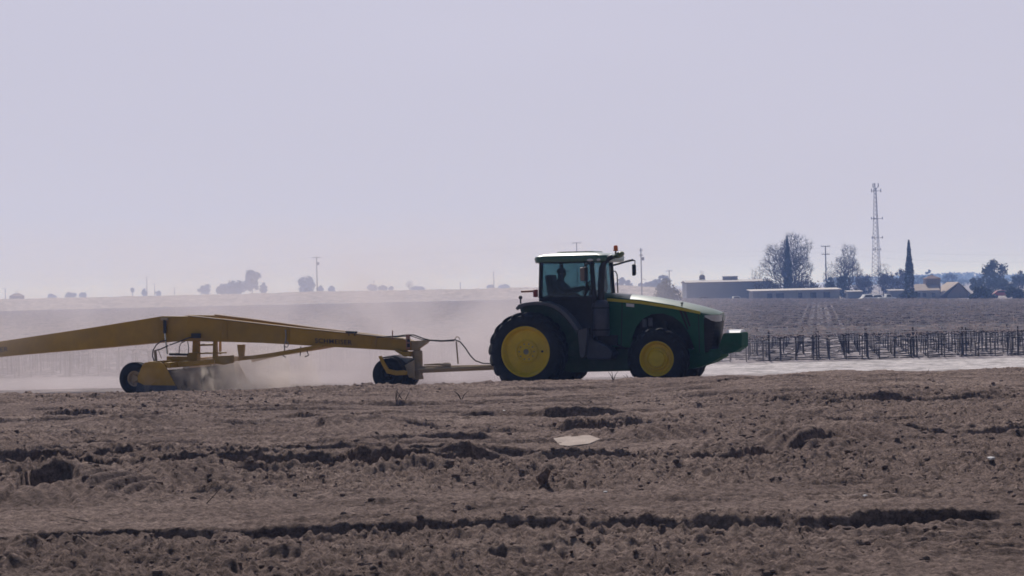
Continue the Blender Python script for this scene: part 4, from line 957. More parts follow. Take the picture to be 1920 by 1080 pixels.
# front: hinge, gusset, post, caster wheels, tongue
flat("hinge_plate", [(762, 627), (768, 627), (769, 655), (763, 655)], -0.22, -0.12, 'redbar', 0.004)
flat("hinge_band", [(763.5, 636), (768.5, 636), (768.5, 641), (763.5, 641)], -0.24, -0.22, 'dark', 0); flat("hinge_band", [(763.5, 644), (768.5, 644), (768.5, 651), (763.5, 651)], -0.24, -0.22, 'dark', 0)
flat("gusset", [(770, 638), (780, 639), (806, 637.5), (800, 644), (784, 655), (776, 657), (770, 657)], -0.10, 0.10, 'idust', 0.01)
po = MB(); q = T3(783.5, 690, 0); z1_, z2_ = T(783, 655, 0)[1], T(783, 711, 0)[1]
po.lathe([(0.001, z1_ + 0.16), (0.075, z1_ + 0.16), (0.08, z1_ - 0.02), (0.125, z1_ - 0.04), (0.13, z1_ - 0.14), (0.125, z2_ + 0.1), (0.14, z2_ + 0.06), (0.14, z2_), (0.001, z2_)], (q.x, 0, 0), axis='z', n=20); po.build("king_post", M['idust'], IM)
flat("pivot_block", [(744, 655), (752, 655), (762, 659), (775, 659), (775, 668), (765, 668), (752, 661)], -0.30, 0.20, 'iyellow', 0.01)
wx, wz = T(725, 695, -0.62)
for s in (-1, 1): small_wheel(wx + 0.03, s * 0.50, 0.40, 0.405, 0.36, 0.2, IM, M['dark'])
b = MB(); b.tube([(wx + 0.03, -0.72, 0.4), (wx + 0.03, 0.72, 0.4)], 0.045, 8); b.build("caster_axle", M['dark'], IM)
for s in (-1, 1):
    y = -0.74
    f = MB().prism(pp([(709, 668), (715, 667), (722, 681), (729, 692), (744, 695), (758, 694), (764, 697), (762, 703), (742, 704), (725, 700), (716, 684)], y), s * 0.74, s * 0.69)
    f.build("caster_fork", M['iyellow'], IM, bevel=0.008)
fd = MB(); C = Vector((wx + 0.03, 0, 0.40)); pr = []
for k in range(11):
    a = R(112 - 100 * k / 10); pr.append((C.x + 0.47 * math.cos(a), C.z + 0.46 * math.sin(a)))
pr += [(C.x + (x - C.x) * 0.95, C.z + (z - C.z) * 0.95) for x, z in reversed(pr)]
fd.prism(pr, -0.70, 0.70); fd.build("caster_fender", M['dark'], IM, smooth=40)
flat("deflector_plate", [(733, 667), (748, 665), (760, 670), (781, 673), (770, 680), (757, 686), (748, 676)], -0.35, 0.30, 'steel', 0.006)
flat("fork_bracket", [(757, 686), (777, 675), (777, 708), (768, 708), (764, 700)], -0.5, -0.42, 'idust', 0.006); flat("fork_bracket", [(757, 686), (777, 675), (777, 708), (768, 708), (764, 700)], 0.42, 0.5, 'idust', 0.006)
xq0, zq0 = T(793, 692, 0); xq1, zq1 = T(945, 687, 0)
tg = MB(); tg.prism([(xq0 - 0.1, zq0 + 0.08), (-0.9, zq1 + 0.05), (-0.9, zq1 - 0.07), (xq0 - 0.1, zq0 - 0.10)], -0.09, 0.09)
for s in (-1, 1): tg.tube([(xq0, s * 0.35, zq0 + 0.0), (-1.2, s * 0.05, zq1)], 0.04, 8)
tg.build("tongue", M['idust'], IM, bevel=0.012)
bar("steering_cylinder", [(795, 684, -0.2), (822, 683, -0.2), (845, 683.5, -0.2)], [0.018, 0.03, 0.03], 'idust')
flat("cylinder_mount", [(829, 682), (833, 680), (842, 680), (846, 687), (840, 690), (830, 690)], -0.2, -0.12, 'idust')
bar("supply_hose", [(700, 633, -0.2), (724, 631, -0.2), (745, 630, -0.2), (764, 627.5, -0.18), (776, 628, -0.15), (795, 635, -0.1), (806, 637.5, -0.1), (830, 638.5, -0.1), (853, 637, -0.1), (863, 641, -0.1), (873, 653, -0.1), (882, 667, -0.1), (891, 676, -0.1), (905, 681, -0.1), (925, 682, -0.1), (960, 672, -0.1)], 0.017, 'hose')
bar("supply_hose", [(706, 634, -0.1), (745, 631.5, -0.1), (770, 629.5, -0.1), (792, 637, -0.05), (825, 640, -0.05), (852, 639, -0.05)], 0.013, 'hose')
bar("hose_stand", [(855.5, 640, -0.1), (859, 682, -0.1)], 0.020, 'idust')
bar("hose_hook", [(853, 636, -0.1), (856, 631.5, -0.1), (860, 632, -0.1), (862.5, 637, -0.1)], 0.012, 'idust')

# ------------------------------------------------------------------ the vineyard
VZ = -2.0
VROW, VSP, VDX = 3.4, 0.93, 0.128
def vine_parts(seed):
    r = random.Random(seed); tr = MB(); ca = MB()
    h = 1.32 + 0.08 * r.random(); lean = (r.random() - 0.5) * 0.12
    tr.tube([(0, 0, -0.05), (lean * 0.3 + 0.02 * r.random(), 0, h * 0.35), (lean * 0.5 - 0.03 * r.random(), 0, h * 0.7), (lean, 0, h)], [0.036, 0.029, 0.026, 0.030], 6)
    for s in (-1, 1):
        tr.tube([(lean, 0, h - 0.03), (lean + s * 0.2, 0.02, h + 0.06), (lean + s * 0.46, 0.0, h + 0.08)], [0.028, 0.022, 0.016], 5)
    for k in range(10):
        x0 = (r.random() - 0.5) * 0.9; y0 = (r.random() - 0.5) * 0.2; z0 = h + 0.05; sg = r.choice((-1, 1))
        dx, dy = sg * r.uniform(0.15, 0.5), r.uniform(-0.3, 0.3); up = r.uniform(0.05, 0.30) if k % 4 else r.uniform(0.2, 0.45); dr = r.uniform(0.0, 0.3) if k % 3 == 0 else 0.02
        ca.tube([(x0, y0, z0), (x0 + dx * 0.5, y0 + dy * 0.6, z0 + up), (x0 + dx * 1.2, y0 + dy * 1.4, z0 + up - dr)], [0.014, 0.012, 0.009], 3, cap=False)
    return tr, ca
protos = []
def label_vine(o): return tag(o, "bare grape vine tied to its row beyond the pale dirt road", "grape vine", "bare grape vines of the nearest rows")
rnd = random.Random(5)
cand = []
for j in range(0, 180):
    y = 134.4 + j * VROW
    half = 0.2135 * y + 12.0
    xoff = (j * VROW * VDX) % VSP
    i0, i1 = int((-half - xoff) / VSP) - 1, int((half - xoff) / VSP) + 1
    for i in range(i0, i1 + 1):
        x = i * VSP + xoff + (rnd.random() - 0.5) * 0.10
        if y > 640 or y > 483 - (x - 47) * 5.38: continue
        if rnd.random() < 0.04: continue
        cand.append((x, y + (rnd.random() - 0.5) * 0.15, abs(x) < 0.2135 * y + 0.3))
NV = 0; far = []
for x, y, inside in cand:
    if inside and NV < 300:
        k = NV % 7
        if NV < 7:
            t = label_vine(thing("grape_vine", "x", "x", (x, y, VZ))); tr, ca = vine_parts(NV + 40)
            tr.build("trunk", M['vine'], t, smooth=60); ca.build("canes", M['cane'], t, smooth=0); protos.append(t)
        else:
            t = copy_tree(protos[k]); t.location = (x, y, VZ)
        t.rotation_euler = (0, 0, R(rnd.choice((0, 180)) + rnd.uniform(-12, 12))); t.scale = (1, 1, rnd.uniform(0.92, 1.08)); NV += 1
    else: far.append((x, y))
far = np.array(far); nf = len(far)
r2 = np.random.default_rng(3)
def quads(P0, P1, wv):
    """thin four-sided strips from P0 to P1 with side vector wv"""
    V = np.stack([P0 - wv, P0 + wv, P1 + wv * 0.7, P1 - wv * 0.7], 1).reshape(-1, 3); n = len(P0)
    return V, np.arange(4 * n).reshape(n, 4)
def stack(parts):
    Vs, Fs, o = [], [], 0
    for V, F in parts: Vs.append(V); Fs.append(F + o); o += len(V)
    return np.concatenate(Vs), np.concatenate(Fs)
base = np.stack([far[:, 0], far[:, 1], np.full(nf, VZ)], 1)
hh = 1.28 + 0.08 * r2.random(nf)
topv = base + np.stack([(r2.random(nf) - 0.5) * 0.10, np.zeros(nf), hh], 1)
trp = [quads(base, topv, np.tile([0.030, 0, 0], (nf, 1))), quads(base, topv, np.tile([0, 0.030, 0], (nf, 1)))]
V, F = stack(trp); tag(mesh_np("vine_trunk_mass", V, F, M['vine']), kind="stuff", label="trunks of the farther vine rows reaching to the buildings")
cps = []
for k in range(3):
    p0 = topv + np.stack([(r2.random(nf) - 0.5) * 0.95, (r2.random(nf) - 0.5) * 0.3, np.full(nf, 0.02)], 1)
    L = (0.2 + 0.4 * r2.random(nf)) * np.sign(r2.random(nf) - 0.5); p1 = p0 + np.stack([L, (r2.random(nf) - 0.5) * 0.5, 0.03 + 0.30 * r2.random(nf) ** 1.5], 1)
    b_ = r2.random(nf) * 6.28; cps.append(quads(p0, p1, np.stack([np.cos(b_) * 0.016, np.sin(b_) * 0.014, 0.014 * np.ones(nf)], 1)))
p0 = topv + np.array([-0.48, 0, 0.06]); p1 = topv + np.array([0.48, 0, 0.06]); cps.append(quads(p0, p1, np.tile([0, 0.02, 0.02], (nf, 1))))
V, F = stack(cps); tag(mesh_np("vine_cane_mass", V, F, M['cane']), kind="stuff", label="tangled canes of the farther vine rows")
npn = 12000; py_ = 134.4 + 3.4 * (r2.integers(0, 45, npn) + 0.5) + r2.normal(size=npn) * 0.35; px_ = (r2.random(npn) - 0.5) * 0.46 * py_
pb_ = np.stack([px_, py_, np.full(npn, VZ + 0.08)], 1); pa_ = r2.normal(size=npn) * 0.12; pl_ = 0.3 + 0.5 * r2.random(npn)
V, F = quads(pb_, pb_ + np.stack([np.cos(pa_) * pl_, np.sin(pa_) * pl_, 0.06 * r2.random(npn)], 1), np.tile([0.0, 0.02, 0.025], (npn, 1)))
keep = np.repeat(py_ < 483 - (px_ - 47) * 5.38, 1); F = F[keep]
tag(mesh_np("pruned_canes", V, F, M['post']), kind="stuff", label="cut canes lying between the near vine rows")
# posts of the nearest rows, each a thing
pst = []
for j in range(5):
    y = 134.4 + j * VROW
    xoff = (j * VROW * VDX) % VSP; i = 0; half = 0.2135 * y + 1
    k0, k1 = int(-half / VSP), int(half / VSP)
    for i in range(k0, k1 + 1):
        if (i * 7 + j * 3) % 3 != 0: continue
        pst.append((i * VSP + xoff + 0.28 + rnd.uniform(-.1, .1), y + 0.05))
pm = MB(); pm.tube([(0, 0, -0.1), (0.01, 0, 0.8), (0, 0, 1.68)], [0.050, 0.048, 0.046], 7)
p0_ = pm.build("vineyard_post", M['post'], smooth=50); tag(p0_, "dark wooden post standing in the vine rows beyond the pale dirt road", "post", "posts of the nearest vine rows")
sm = MB(); sm.tube([(0, 0, -0.1), (0.012, 0, 0.8), (0, 0, 1.45)], 0.022, 5)
for n_i, (x, y) in enumerate(pst):
    o = p0_ if n_i == 0 else p0_.copy()
    if n_i: COL.objects.link(o)
    o.location = (x, y, VZ); o.rotation_euler = (R(rnd.uniform(-1.5, 1.5)), R(rnd.uniform(-2, 2)), rnd.random() * 6)
    t_ = rnd.choice((0.65, 0.75, 0.9, 1.25)); o.scale = (t_, t_, rnd.uniform(0.96, 1.06))
w0 = None
for j in range(6):
    y = 134.42 + j * VROW
    b = MB(); half = 0.2135 * y + 4
    b.tube([(x, y, VZ + 1.60 + 0.02 * math.sin(x * 1.7 + j)) for x in np.arange(-half, half, 2.0)], 0.018, 4)
    b.tube([(x, y, VZ + 1.20 + 0.02 * math.sin(x * 1.3 + j)) for x in np.arange(-half, half, 2.0)], 0.008, 4)
    o = b.build("trellis_wire", M['wire'], smooth=0)
    tag(o, "pair of thin trellis wires stretched along a near vine row", "wire", "trellis wires of the nearest vine rows")

# ------------------------------------------------------------------ trees
def gz(x, y): return float(ground_z(np.array([float(x)]), np.array([float(y)]))[0])
def tris(P, size, r):
    n = len(P); a = r.normal(size=(n, 3)); a /= np.linalg.norm(a, axis=1, keepdims=True); b = r.normal(size=(n, 3)); b = np.cross(a, b); b /= np.linalg.norm(b, axis=1, keepdims=True)
    s = size * (0.5 + r.random((n, 1)))
    V = np.stack([P - a * s, P + b * s * 0.6, P + a * s, P - b * s * 0.6], 1).reshape(-1, 3); return V, np.arange(4 * n).reshape(n, 4)
def leafy_tree(loc, H, Wd, label, seed, n=2600, clumps=26, trunk_h=0.25, name="tree", leaf='leaf', cat="tree", group=None, ls=None, shape='round'):
    r = np.random.default_rng(seed); t = thing(name, label, cat, loc, 0, group)
    tb = MB(); th = H * 0.62; tr0 = max(0.12, 0.022 * H)
    tb.tube([(0, 0, -0.3), (0.05 * Wd * (r.random() - 0.5), 0, th * 0.5), (0.1 * Wd * (r.random() - 0.5), 0, th)], [tr0, tr0 * 0.75, tr0 * 0.4], 7)
    for k in range(7):
        a = r.random() * 6.28; z = H * (0.22 + 0.4 * r.random()); L = Wd * (0.2 + 0.2 * r.random())
        tb.tube([(0, 0, z), (math.cos(a) * L * 0.5, math.sin(a) * L * 0.5, z + L * 0.5), (math.cos(a) * L, math.sin(a) * L, z + L * 0.9)], [tr0 * 0.45, tr0 * 0.3, tr0 * 0.12], 5)
    tb.build("trunk", M['trunk'], t)
    ce_ = []
    while len(ce_) < clumps:
        q = r.random(3) * 2 - 1
        zz = q[2] * 0.5 + 0.5
        prof = 1.0 if shape == 'round' else (1.15 - 0.75 * zz)
        lim = math.sqrt(max(0, 1 - (2 * zz - 1) ** 2 * 0.85)) * prof
        if math.hypot(q[0], q[1]) > lim: continue
        ce_.append((q[0] * Wd * 0.40, q[1] * Wd * 0.40, H * (trunk_h + (0.93 - trunk_h) * zz)))
    ce_ = np.array(ce_); rad = Wd * (0.09 + 0.10 * r.random(clumps)); wgt = rad ** 2 / np.sum(rad ** 2)
    idx = r.choice(clumps, n, p=wgt); d = r.normal(size=(n, 3)); d /= np.linalg.norm(d, axis=1, keepdims=True)
    P = ce_[idx] + d * (rad[idx] * (0.20 + 1.05 * r.random(n)))[:, None] * np.array([1, 1, 0.85])
    V, F = tris(P, ls or max(0.12, 0.022 * H + 0.06), r); mesh_np("crown", V, F, M[leaf], t); return t
def bare_tree(loc, H, Wd, label, seed, n=1500, name="bare_tree", tw_r=0.020, clear=0.16, top=1.0, group=None, egg=0.0, power=0.42):
    """crown points joined to the nearest earlier point, thickened where many twigs meet"""
    r = np.random.default_rng(seed); t = thing(name, label, "tree", loc, 0, group)
    z0 = H * clear; pts = [np.array([0, 0, z0 * k / 4]) for k in range(5)]; par = [-1, 0, 1, 2, 3]
    q = r.normal(size=(n, 3)); q /= np.linalg.norm(q, axis=1, keepdims=True); q *= (r.random((n, 1)) ** power)
    lobes = 1 + 0.16 * np.sin(3 * np.arctan2(q[:, 2], q[:, 0]) + seed) + 0.10 * np.sin(7 * np.arctan2(q[:, 2], q[:, 0]) + 2 * seed)
    q = q * lobes[:, None]; zz = (q[:, 2] + 1.05) / 2.15; k_ = 1 - egg * np.clip(zz, 0, 1)
    P = np.stack([q[:, 0] * Wd / 2 * k_, q[:, 1] * Wd / 2 * k_, z0 * 0.9 + zz * (H - z0 * 0.9)], 1); P = P[P[:, 2] > z0 * 0.8]
    P = P[np.argsort(np.linalg.norm((P - pts[-1]) * np.array([1, 1, 0.8]), axis=1))]
    arr = np.zeros((len(P) + 5, 3)); arr[:5] = pts; cnt = 5
    for p in P:
        v_ = p - arr[2:cnt]; d = np.linalg.norm(v_, axis=1); o_ = arr[2:cnt] - pts[2]; d = d * (1.35 - 0.45 * np.sum(v_ * o_, axis=1) / (d * np.linalg.norm(o_, axis=1) + 1e-6)); par.append(2 + int(np.argmin(d))); arr[cnt] = p; cnt += 1
    load = np.ones(cnt)
    for k in range(cnt - 1, 0, -1): load[par[k]] += load[k]
    rad = np.minimum(tw_r * load ** 0.40, 0.028 * H + 0.05); tb = MB(); cb = MB()
    for k in range(1, cnt):
        a, b = arr[par[k]], arr[k]; m_ = (a + b) / 2 + r.normal(size=3) * np.linalg.norm(b - a) * 0.05; L = np.linalg.norm(b - a)
        big = load[k] > 40
        (tb if big else cb).tube([a, m_, b], [min(rad[par[k]], rad[k] * 1.3), rad[k] * 1.1, rad[k] * 0.9], 6 if big else 3, cap=False)
        if load[k] < 3:
            for w_ in range(4):
                e = (b - a) / max(L, 1e-6) + r.normal(size=3) * 0.7; e[2] += 0.25; e /= np.linalg.norm(e); f0 = a + (b - a) * r.random()
                cb.tube([f0, f0 + e * H * (0.04 + 0.05 * r.random())], [tw_r * 0.85, tw_r * 0.5], 3, cap=False)
    tb.build("trunk", M['trunk'], t); cb.build("crown", M['twig'], t, smooth=0); return t
def cypress(loc, H, Wd, label, seed, n=3800):
    r = np.random.default_rng(seed); t = thing("cypress_tree", label, "tree", loc)
    MB().tube([(0, 0, -0.2), (0, 0, H * 0.8)], [0.16, 0.05], 7).build("trunk", M['trunk'], t)
    zz = r.random(n) ** 0.9; rad = Wd / 2 * np.where(zz < 0.28, 0.80 + 0.20 * zz / 0.28, np.clip(1 - (zz - 0.28) / 0.72, 0, 1) ** 0.78)
    a = r.random(n) * 6.28; lump = 0.86 + 0.24 * np.sin(a * 3 + zz * 19) * np.sin(zz * 31 + a); q = rad * lump * (0.72 + 0.30 * r.random(n))
    P = np.stack([q * np.cos(a), q * np.sin(a), 0.15 + zz * (H - 0.2)], 1)
    V, F = tris(P, 0.19, r); mesh_np("crown", V, F, M['cypress'], t); return t
def place(px, ytop, Y, zg=None):
    """ground point under photo column px at distance Y, and the height that reaches ytop"""
    p = at(px, ytop, Y); z = gz(p.x, Y) if zg is None else zg
    return (p.x, Y, z), p.z - z
def width(px, Y): return px / FPX * Y

# right-hand farmstead
loc, H = place(1478, 437, 560); bare_tree(loc, H, width(96, 560), "large round bare tree with the dark narrow cypress in front of it", 11, n=2600, tw_r=0.021, clear=0.14)
loc, H = place(1475.5, 443, 548); cypress(loc, H, width(20, 548), "narrow dark cypress standing against the large round bare tree", 3)
loc, H = place(1588, 457, 600); bare_tree(loc, H, width(64, 600), "upright pale bare tree between the utility pole and the lattice tower", 29, n=1200, tw_r=0.021, clear=0.12, egg=0.35)
loc, H = place(1703.5, 450, 520); cypress(loc, H, width(21, 520), "lone tall dark cypress right of the lattice tower, beside the barn", 8)
SHR = [(1252, 524, 470, 52, "dark rounded tree left of the long grey shed", 'leaf', 'tree'),
       (1503, 522, 540, 66, "dull brown bush at the foot of the large bare tree", 'shrub', 'bush'),
       (1437, 526, 540, 60, "brown scrubby bush left of the dark cypress, above the low house roof", 'shrub', 'bush'),
       (1556, 520, 575, 28, "dark bush at the foot of the utility pole with two crossarms", 'leaf', 'bush'),
       (1580, 517, 570, 34, "dark bush beneath the upright pale bare tree", 'leaf', 'bush'),
       (1620, 518, 640, 44, "brown bush just left of the lattice tower's foot", 'shrub', 'bush'),
       (1665, 511, 640, 44, "brown bush between the lattice tower and the lone cypress", 'shrub', 'bush'),
       (1690, 505, 690, 36, "hazy bush behind the lone tall cypress", 'shrub', 'bush')]
for k, (px, yt, Y, w, lab, lf, cat) in enumerate(SHR):
    loc, H = place(px, yt, Y); leafy_tree(loc, H, width(w, Y), lab, 100 + k, 3600, 30, 0.02, 'bush' if cat == 'bush' else 'tree', lf, cat, ls=0.20)
for k, (px, yt, Y, w, lab) in enumerate([(1835, 541, 470, 40, "low bluish hedge right of the barn gable"), (1850, 544, 480, 36, "low bluish hedge left of the red car"), (1902, 541, 470, 44, "low bluish hedge at the right edge of the photo"), (1702, 545, 500, 40, "low dark hedge at the foot of the lone cypress")]):
    loc, H = place(px, yt, Y); leafy_tree(loc, H, width(w, Y), lab, 500 + k, 1500, 16, 0.0, "hedge", 'leaf', "hedge", ls=0.26)
loc, H = place(1655, 492, 650); bare_tree(loc, H, width(46, 650), "thin bare tree right behind the lattice tower", 41, n=420, tw_r=0.016)
loc, H = place(1612, 505, 660); bare_tree(loc, H, width(26, 660), "small bare tree just left of the lattice tower", 43, n=260, tw_r=0.016)
loc, H = place(1555, 490, 640); bare_tree(loc, H, width(30, 640), "thin bare tree behind the pole with two crossarms", 47, n=260, tw_r=0.014)
loc, H = place(1420, 500, 640); bare_tree(loc, H, width(40, 640), "low bare tree behind the right end of the grey shed", 53, n=320, tw_r=0.014)
FAR_R = [(1865, 485, 640, 56, "tall bluish tree with an open top at the right, beyond the barn"), (1850, 508, 600, 62, "broad bluish tree filling in below the open-topped tree"), (1880, 516, 620, 46, "bluish tree right of the open-topped tree"),
         (1826, 520, 640, 26, "small bluish tree just right of the barn gable"), (1912, 508, 650, 40, "pale blue tree cut by the right edge of the photo"), (1742, 503, 1250, 15, "slim hazy blue tree behind the barn's square tower"),
         (1778, 512, 1150, 36, "round hazy blue tree right of the barn's square tower"), (1722, 517, 1200, 34, "hazy blue tree between the lone cypress and the barn tower"), (1806, 524, 1300, 40, "low hazy blue tree behind the barn gable"),
         (1945, 515, 900, 40, "pale blue tree outside the right edge")]
for k, (px, yt, Y, w, lab) in enumerate(FAR_R[:-1]):
    loc, H = place(px, yt, Y); leafy_tree(loc, H, width(w, Y), lab, 200 + k, 2600, 22, 0.10, "tree", 'leaf', "tree", "trees in the haze on the right")
# left and middle: trees beyond the bank
FAR_L = [(472, 506, 1350, 36, 0.2, "tallest hazy tree of the left-hand clump beyond the bank", 3), (440, 527, 1400, 44, 0.05, "broad low tree in the left-hand clump, left of its tallest tree", 2), (420, 533, 1450, 34, 0.05, "low tree at the left of the clump, next to the broad one", 2),
         (384, 534, 1700, 26, 0.15, "pale small tree standing left of the left-hand clump", 1), (495, 531, 1500, 18, 0.1, "pale low bush at the right end of the left-hand clump", 1),
         (573, 516, 1500, 36, 0.15, "hazy ragged tree just left of the pole with a transformer", 2), (600, 536, 1700, 15, 0.1, "small hazy tree just right of the pole with a transformer", 1), (622, 537, 1700, 14, 0.1, "tiny pale round tree second right of the transformer pole", 1),
         (697, 534, 1800, 20, 0.1, "hazy bush at the foot of the thin pole in mid distance", 1), (717, 536, 1800, 18, 0.1, "hazy bush just right of the thin pole in mid distance", 1), (733, 537, 1850, 10, 0.1, "tiny hazy bush, last of three right of the thin pole", 1),
         (782, 540, 2000, 30, 0.05, "very pale low tree mass left of the tractor", 1), (920, 535, 1900, 14, 0.1, "very pale bush beside the faint pole behind the dust", 1), (945, 538, 2000, 26, 0.05, "very faint low tree behind the dust, left of the cab", 1),
         (97, 551, 2000, 18, 0.05, "pale low tree at the far left, right of the small house", 1), (133, 549.5, 1800, 22, 0.05, "low hazy tree second right of the small house", 1), (155, 549, 2000, 14, 0.05, "faint low tree third right of the small house", 1),
         (270, 541, 1700, 11, 0.1, "small round hazy tree beside the left-hand thin pole", 1), (297, 546, 1800, 11, 0.1, "tiny hazy bush beside the second thin pole", 1)]
for k, (px, yt, Y, w, tk_, lab, big) in enumerate(FAR_L):
    Y *= 1.0; loc, H = place(px, yt, Y); leafy_tree(loc, max(H, 2.0), width(w, Y), lab, 300 + k, 1500 * big + 800, 16 + 14 * big, tk_ * 0.3, "tree", 'leaf', "tree", "hazy trees beyond the bank", ls=0.40 + 0.04 * big)
for k, (px, yt, w, Y, lab) in enumerate([(1130, 528, 30, 1300, "low blue tree glimpsed through the windscreen"), (1163, 520, 20, 1250, "blue tree left of the pole, seen past the tractor's front mirror"), (1180, 524, 20, 1300, "small blue tree beside the far mirror"), (1226, 521, 30, 1200, "round blue tree right of the pole with a transformer behind the hood"), (1243, 514, 32, 1200, "taller blue tree behind the dark rounded tree near the shed"), (1208, 528, 24, 1350, "low blue tree just right of the transformer pole behind the hood")]):
    loc, H = place(px, yt, Y); leafy_tree(loc, H, width(w, Y), lab, 400 + k, 1700, 16, 0.1, "tree", 'leaf', "tree", "blue trees above the hood", ls=0.45)
loc, H = place(768, 524, 1500); bare_tree(loc, H, width(16, 1500), "faint bare tree standing alone above the bank, left of the tractor", 61, n=160, tw_r=0.03)
# small palm
loc, H = place(248, 540, 1500); t = thing("palm_tree", "tiny palm-like tree with a round head above the bank at the left", "tree", loc)
MB().tube([(0, 0, -0.2), (0.1, 0, H * 0.7)], [0.28, 0.22], 7).build("trunk", M['trunk'], t)
r_ = np.random.default_rng(9); P_ = r_.normal(size=(500, 3)); P_ /= np.linalg.norm(P_, axis=1, keepdims=True); P_ = P_ * np.array([1.1, 1.1, 1.5]) * (0.4 + 0.6 * r_.random((500, 1))) + np.array([0.1, 0, H * 0.75])
Vq, Fq = tris(P_, 0.4, r_); mesh_np("crown", Vq, Fq, M['leaf'], t)
# far-off wood that closes the horizon on the right
r_ = np.random.default_rng(77); n_ = 20000
xx = 330 + r_.random(n_) * 720 ; yy = 2400 + 160 * r_.random(n_); hmax = 9 + 5 * fbm(xx * 0.02, xx * 0, 4, 15)
P_ = np.stack([xx, yy, VZ + hmax * r_.random(n_) ** 1.3], 1); Vq, Fq = tris(P_, 1.7, r_)
tag(mesh_np("distant_wood", Vq, Fq, M['leaf']), kind="stuff", label="hazy belt of woodland on the horizon at the right")

# ------------------------------------------------------------------ poles and wires
def utility_pole(px, yt, Y, label, arms=((0.03, 1.1),), transformer=False, rad=0.14, extra=False, yaw=0.0):
    loc, H = place(px, yt, Y); t = thing("utility_pole", label, "utility pole", loc, yaw, "utility poles")
    MB().tube([(0, 0, -0.3), (0, 0, H * 0.5), (0, 0, H)], [rad * 1.25, rad, rad * 0.8], 9).build("pole", M['pole'], t)
    for dz, hl in arms:
        a = MB(); z = H * (1 - dz); a.box((0, -rad, z), (2 * hl, 0.13, 0.15)); ao = a.build("crossarm", M['pole'], t)
        ins = MB()
        for x in (-0.92, -0.5, 0.5, 0.92): ins.lathe([(0.001, 0.28), (0.05, 0.26), (0.07, 0.16), (0.03, 0.12), (0.03, 0.0)], (x * hl, -rad, z + 0.075), axis='z', n=8)
        ins.build("insulators", M['insul'], ao)
    if transformer:
        b = MB(); z = H * 0.80; b.lathe([(0.001, 0.5), (0.25, 0.48), (0.30, 0.40), (0.30, -0.42), (0.22, -0.48), (0.001, -0.48)], (rad + 0.36, -0.05, z), axis='z', n=14); b.box((rad + 0.08, -0.05, z), (0.2, 0.1, 0.5)); b.build("transformer", M['grey'], t)
    if extra:
        b = MB(); z = H * 0.42; b.tube([(0, 0, z), (0.6, 0, z + 0.1), (0.9, 0, z - 0.05)], 0.05, 6); b.ball((0.95, 0, z - 0.08), (0.22, 0.12, 0.08), 8, 6); b.build("yard_lamp", M['grey'], t)
    return Vector(loc) + Vector((0, 0, H))
PA = utility_pole(593.5, 481, 760, "nearest pole on the left, with crossarm and transformer, above the bank", ((0.03, 1.35),), True, 0.17)
PB = utility_pole(1081, 454, 760, "pole with a broad crossarm rising behind the tractor's cab roof", ((0.02, 1.5),), False, 0.17)
PC = utility_pole(1201.5, 465, 640, "pole with transformer and yard lamp behind the tractor's hood", ((0.05, 0.45), (0.14, 0.5)), True, 0.17, True)
PD = utility_pole(1547.5, 461, 600, "pole with two crossarms between the large round tree and the pale bare tree", ((0.01, 1.15), (0.16, 1.0)), False, 0.15)
PE = utility_pole(275, 519, 1450, "thin hazy pole among the small trees at the left", ((0.02, 1.2),), False, 0.22)
PF = utility_pole(290, 532, 1700, "shorter hazy pole right next to the left-hand thin pole", ((0.03, 1.6),), False, 0.24)
PG = utility_pole(327, 539, 1700, "low T-shaped hazy pole left of the clump of trees", ((0.05, 3.0),), False, 0.24)
PH = utility_pole(10, 541, 1500, "faint pole at the far left beside the small house", ((0.05, 0.8),), False, 0.22)
PI = utility_pole(701, 526, 1500, "thin pole rising from hazy bushes between the transformer pole and the tractor", ((0.06, 0.6),), False, 0.22)
PJ = utility_pole(863, 529, 1500, "short faint pole in the dust haze left of the tractor", ((0.05, 0.6),), False, 0.22)
PK = utility_pole(925.5, 509, 1300, "tall faint pole in the dust haze just left of the tractor", ((0.06, 0.7),), False, 0.2)
PL = utility_pole(1254.5, 506, 900, "pole top standing above the dark rounded tree near the shed", ((0.05, 1.2),), False, 0.18)
def wires(A, B, label, offs, sag):
    b = MB()
    for ox, oz in offs:
        pts = []
        for k in range(25):
            t = k / 24; p = A.lerp(B, t) + Vector((ox, 0, oz - sag * 4 * t * (1 - t))); pts.append(p)
        b.tube(pts, 0.010, 3, cap=False)
    tag(b.build("power_line", M['cable'], smooth=0), label, "power line", "overhead power lines")
wires(PA, PB, "power lines sagging between the transformer pole on the left and the cab-top pole", ((0, -0.3), (0, 0.0)), 0.9)
wires(PB, PC, "power lines from the cab-top pole to the pole behind the hood", ((0, -0.3), (0, -0.9)), 0.5)
wires(PC, PD, "power lines from the pole behind the hood to the pole with two crossarms", ((0, -0.5), (0, -1.6)), 0.8)
wires(PD, at(2000, 475, 560), "power lines leaving the pole with two crossarms to the right", ((0, -0.2), (0, -1.9)), 0.9)
wires(at(-60, 505, 900) + Vector((0, 0, 0)), PA, "power line coming to the transformer pole from the left", ((0, -0.4),), 4.0)

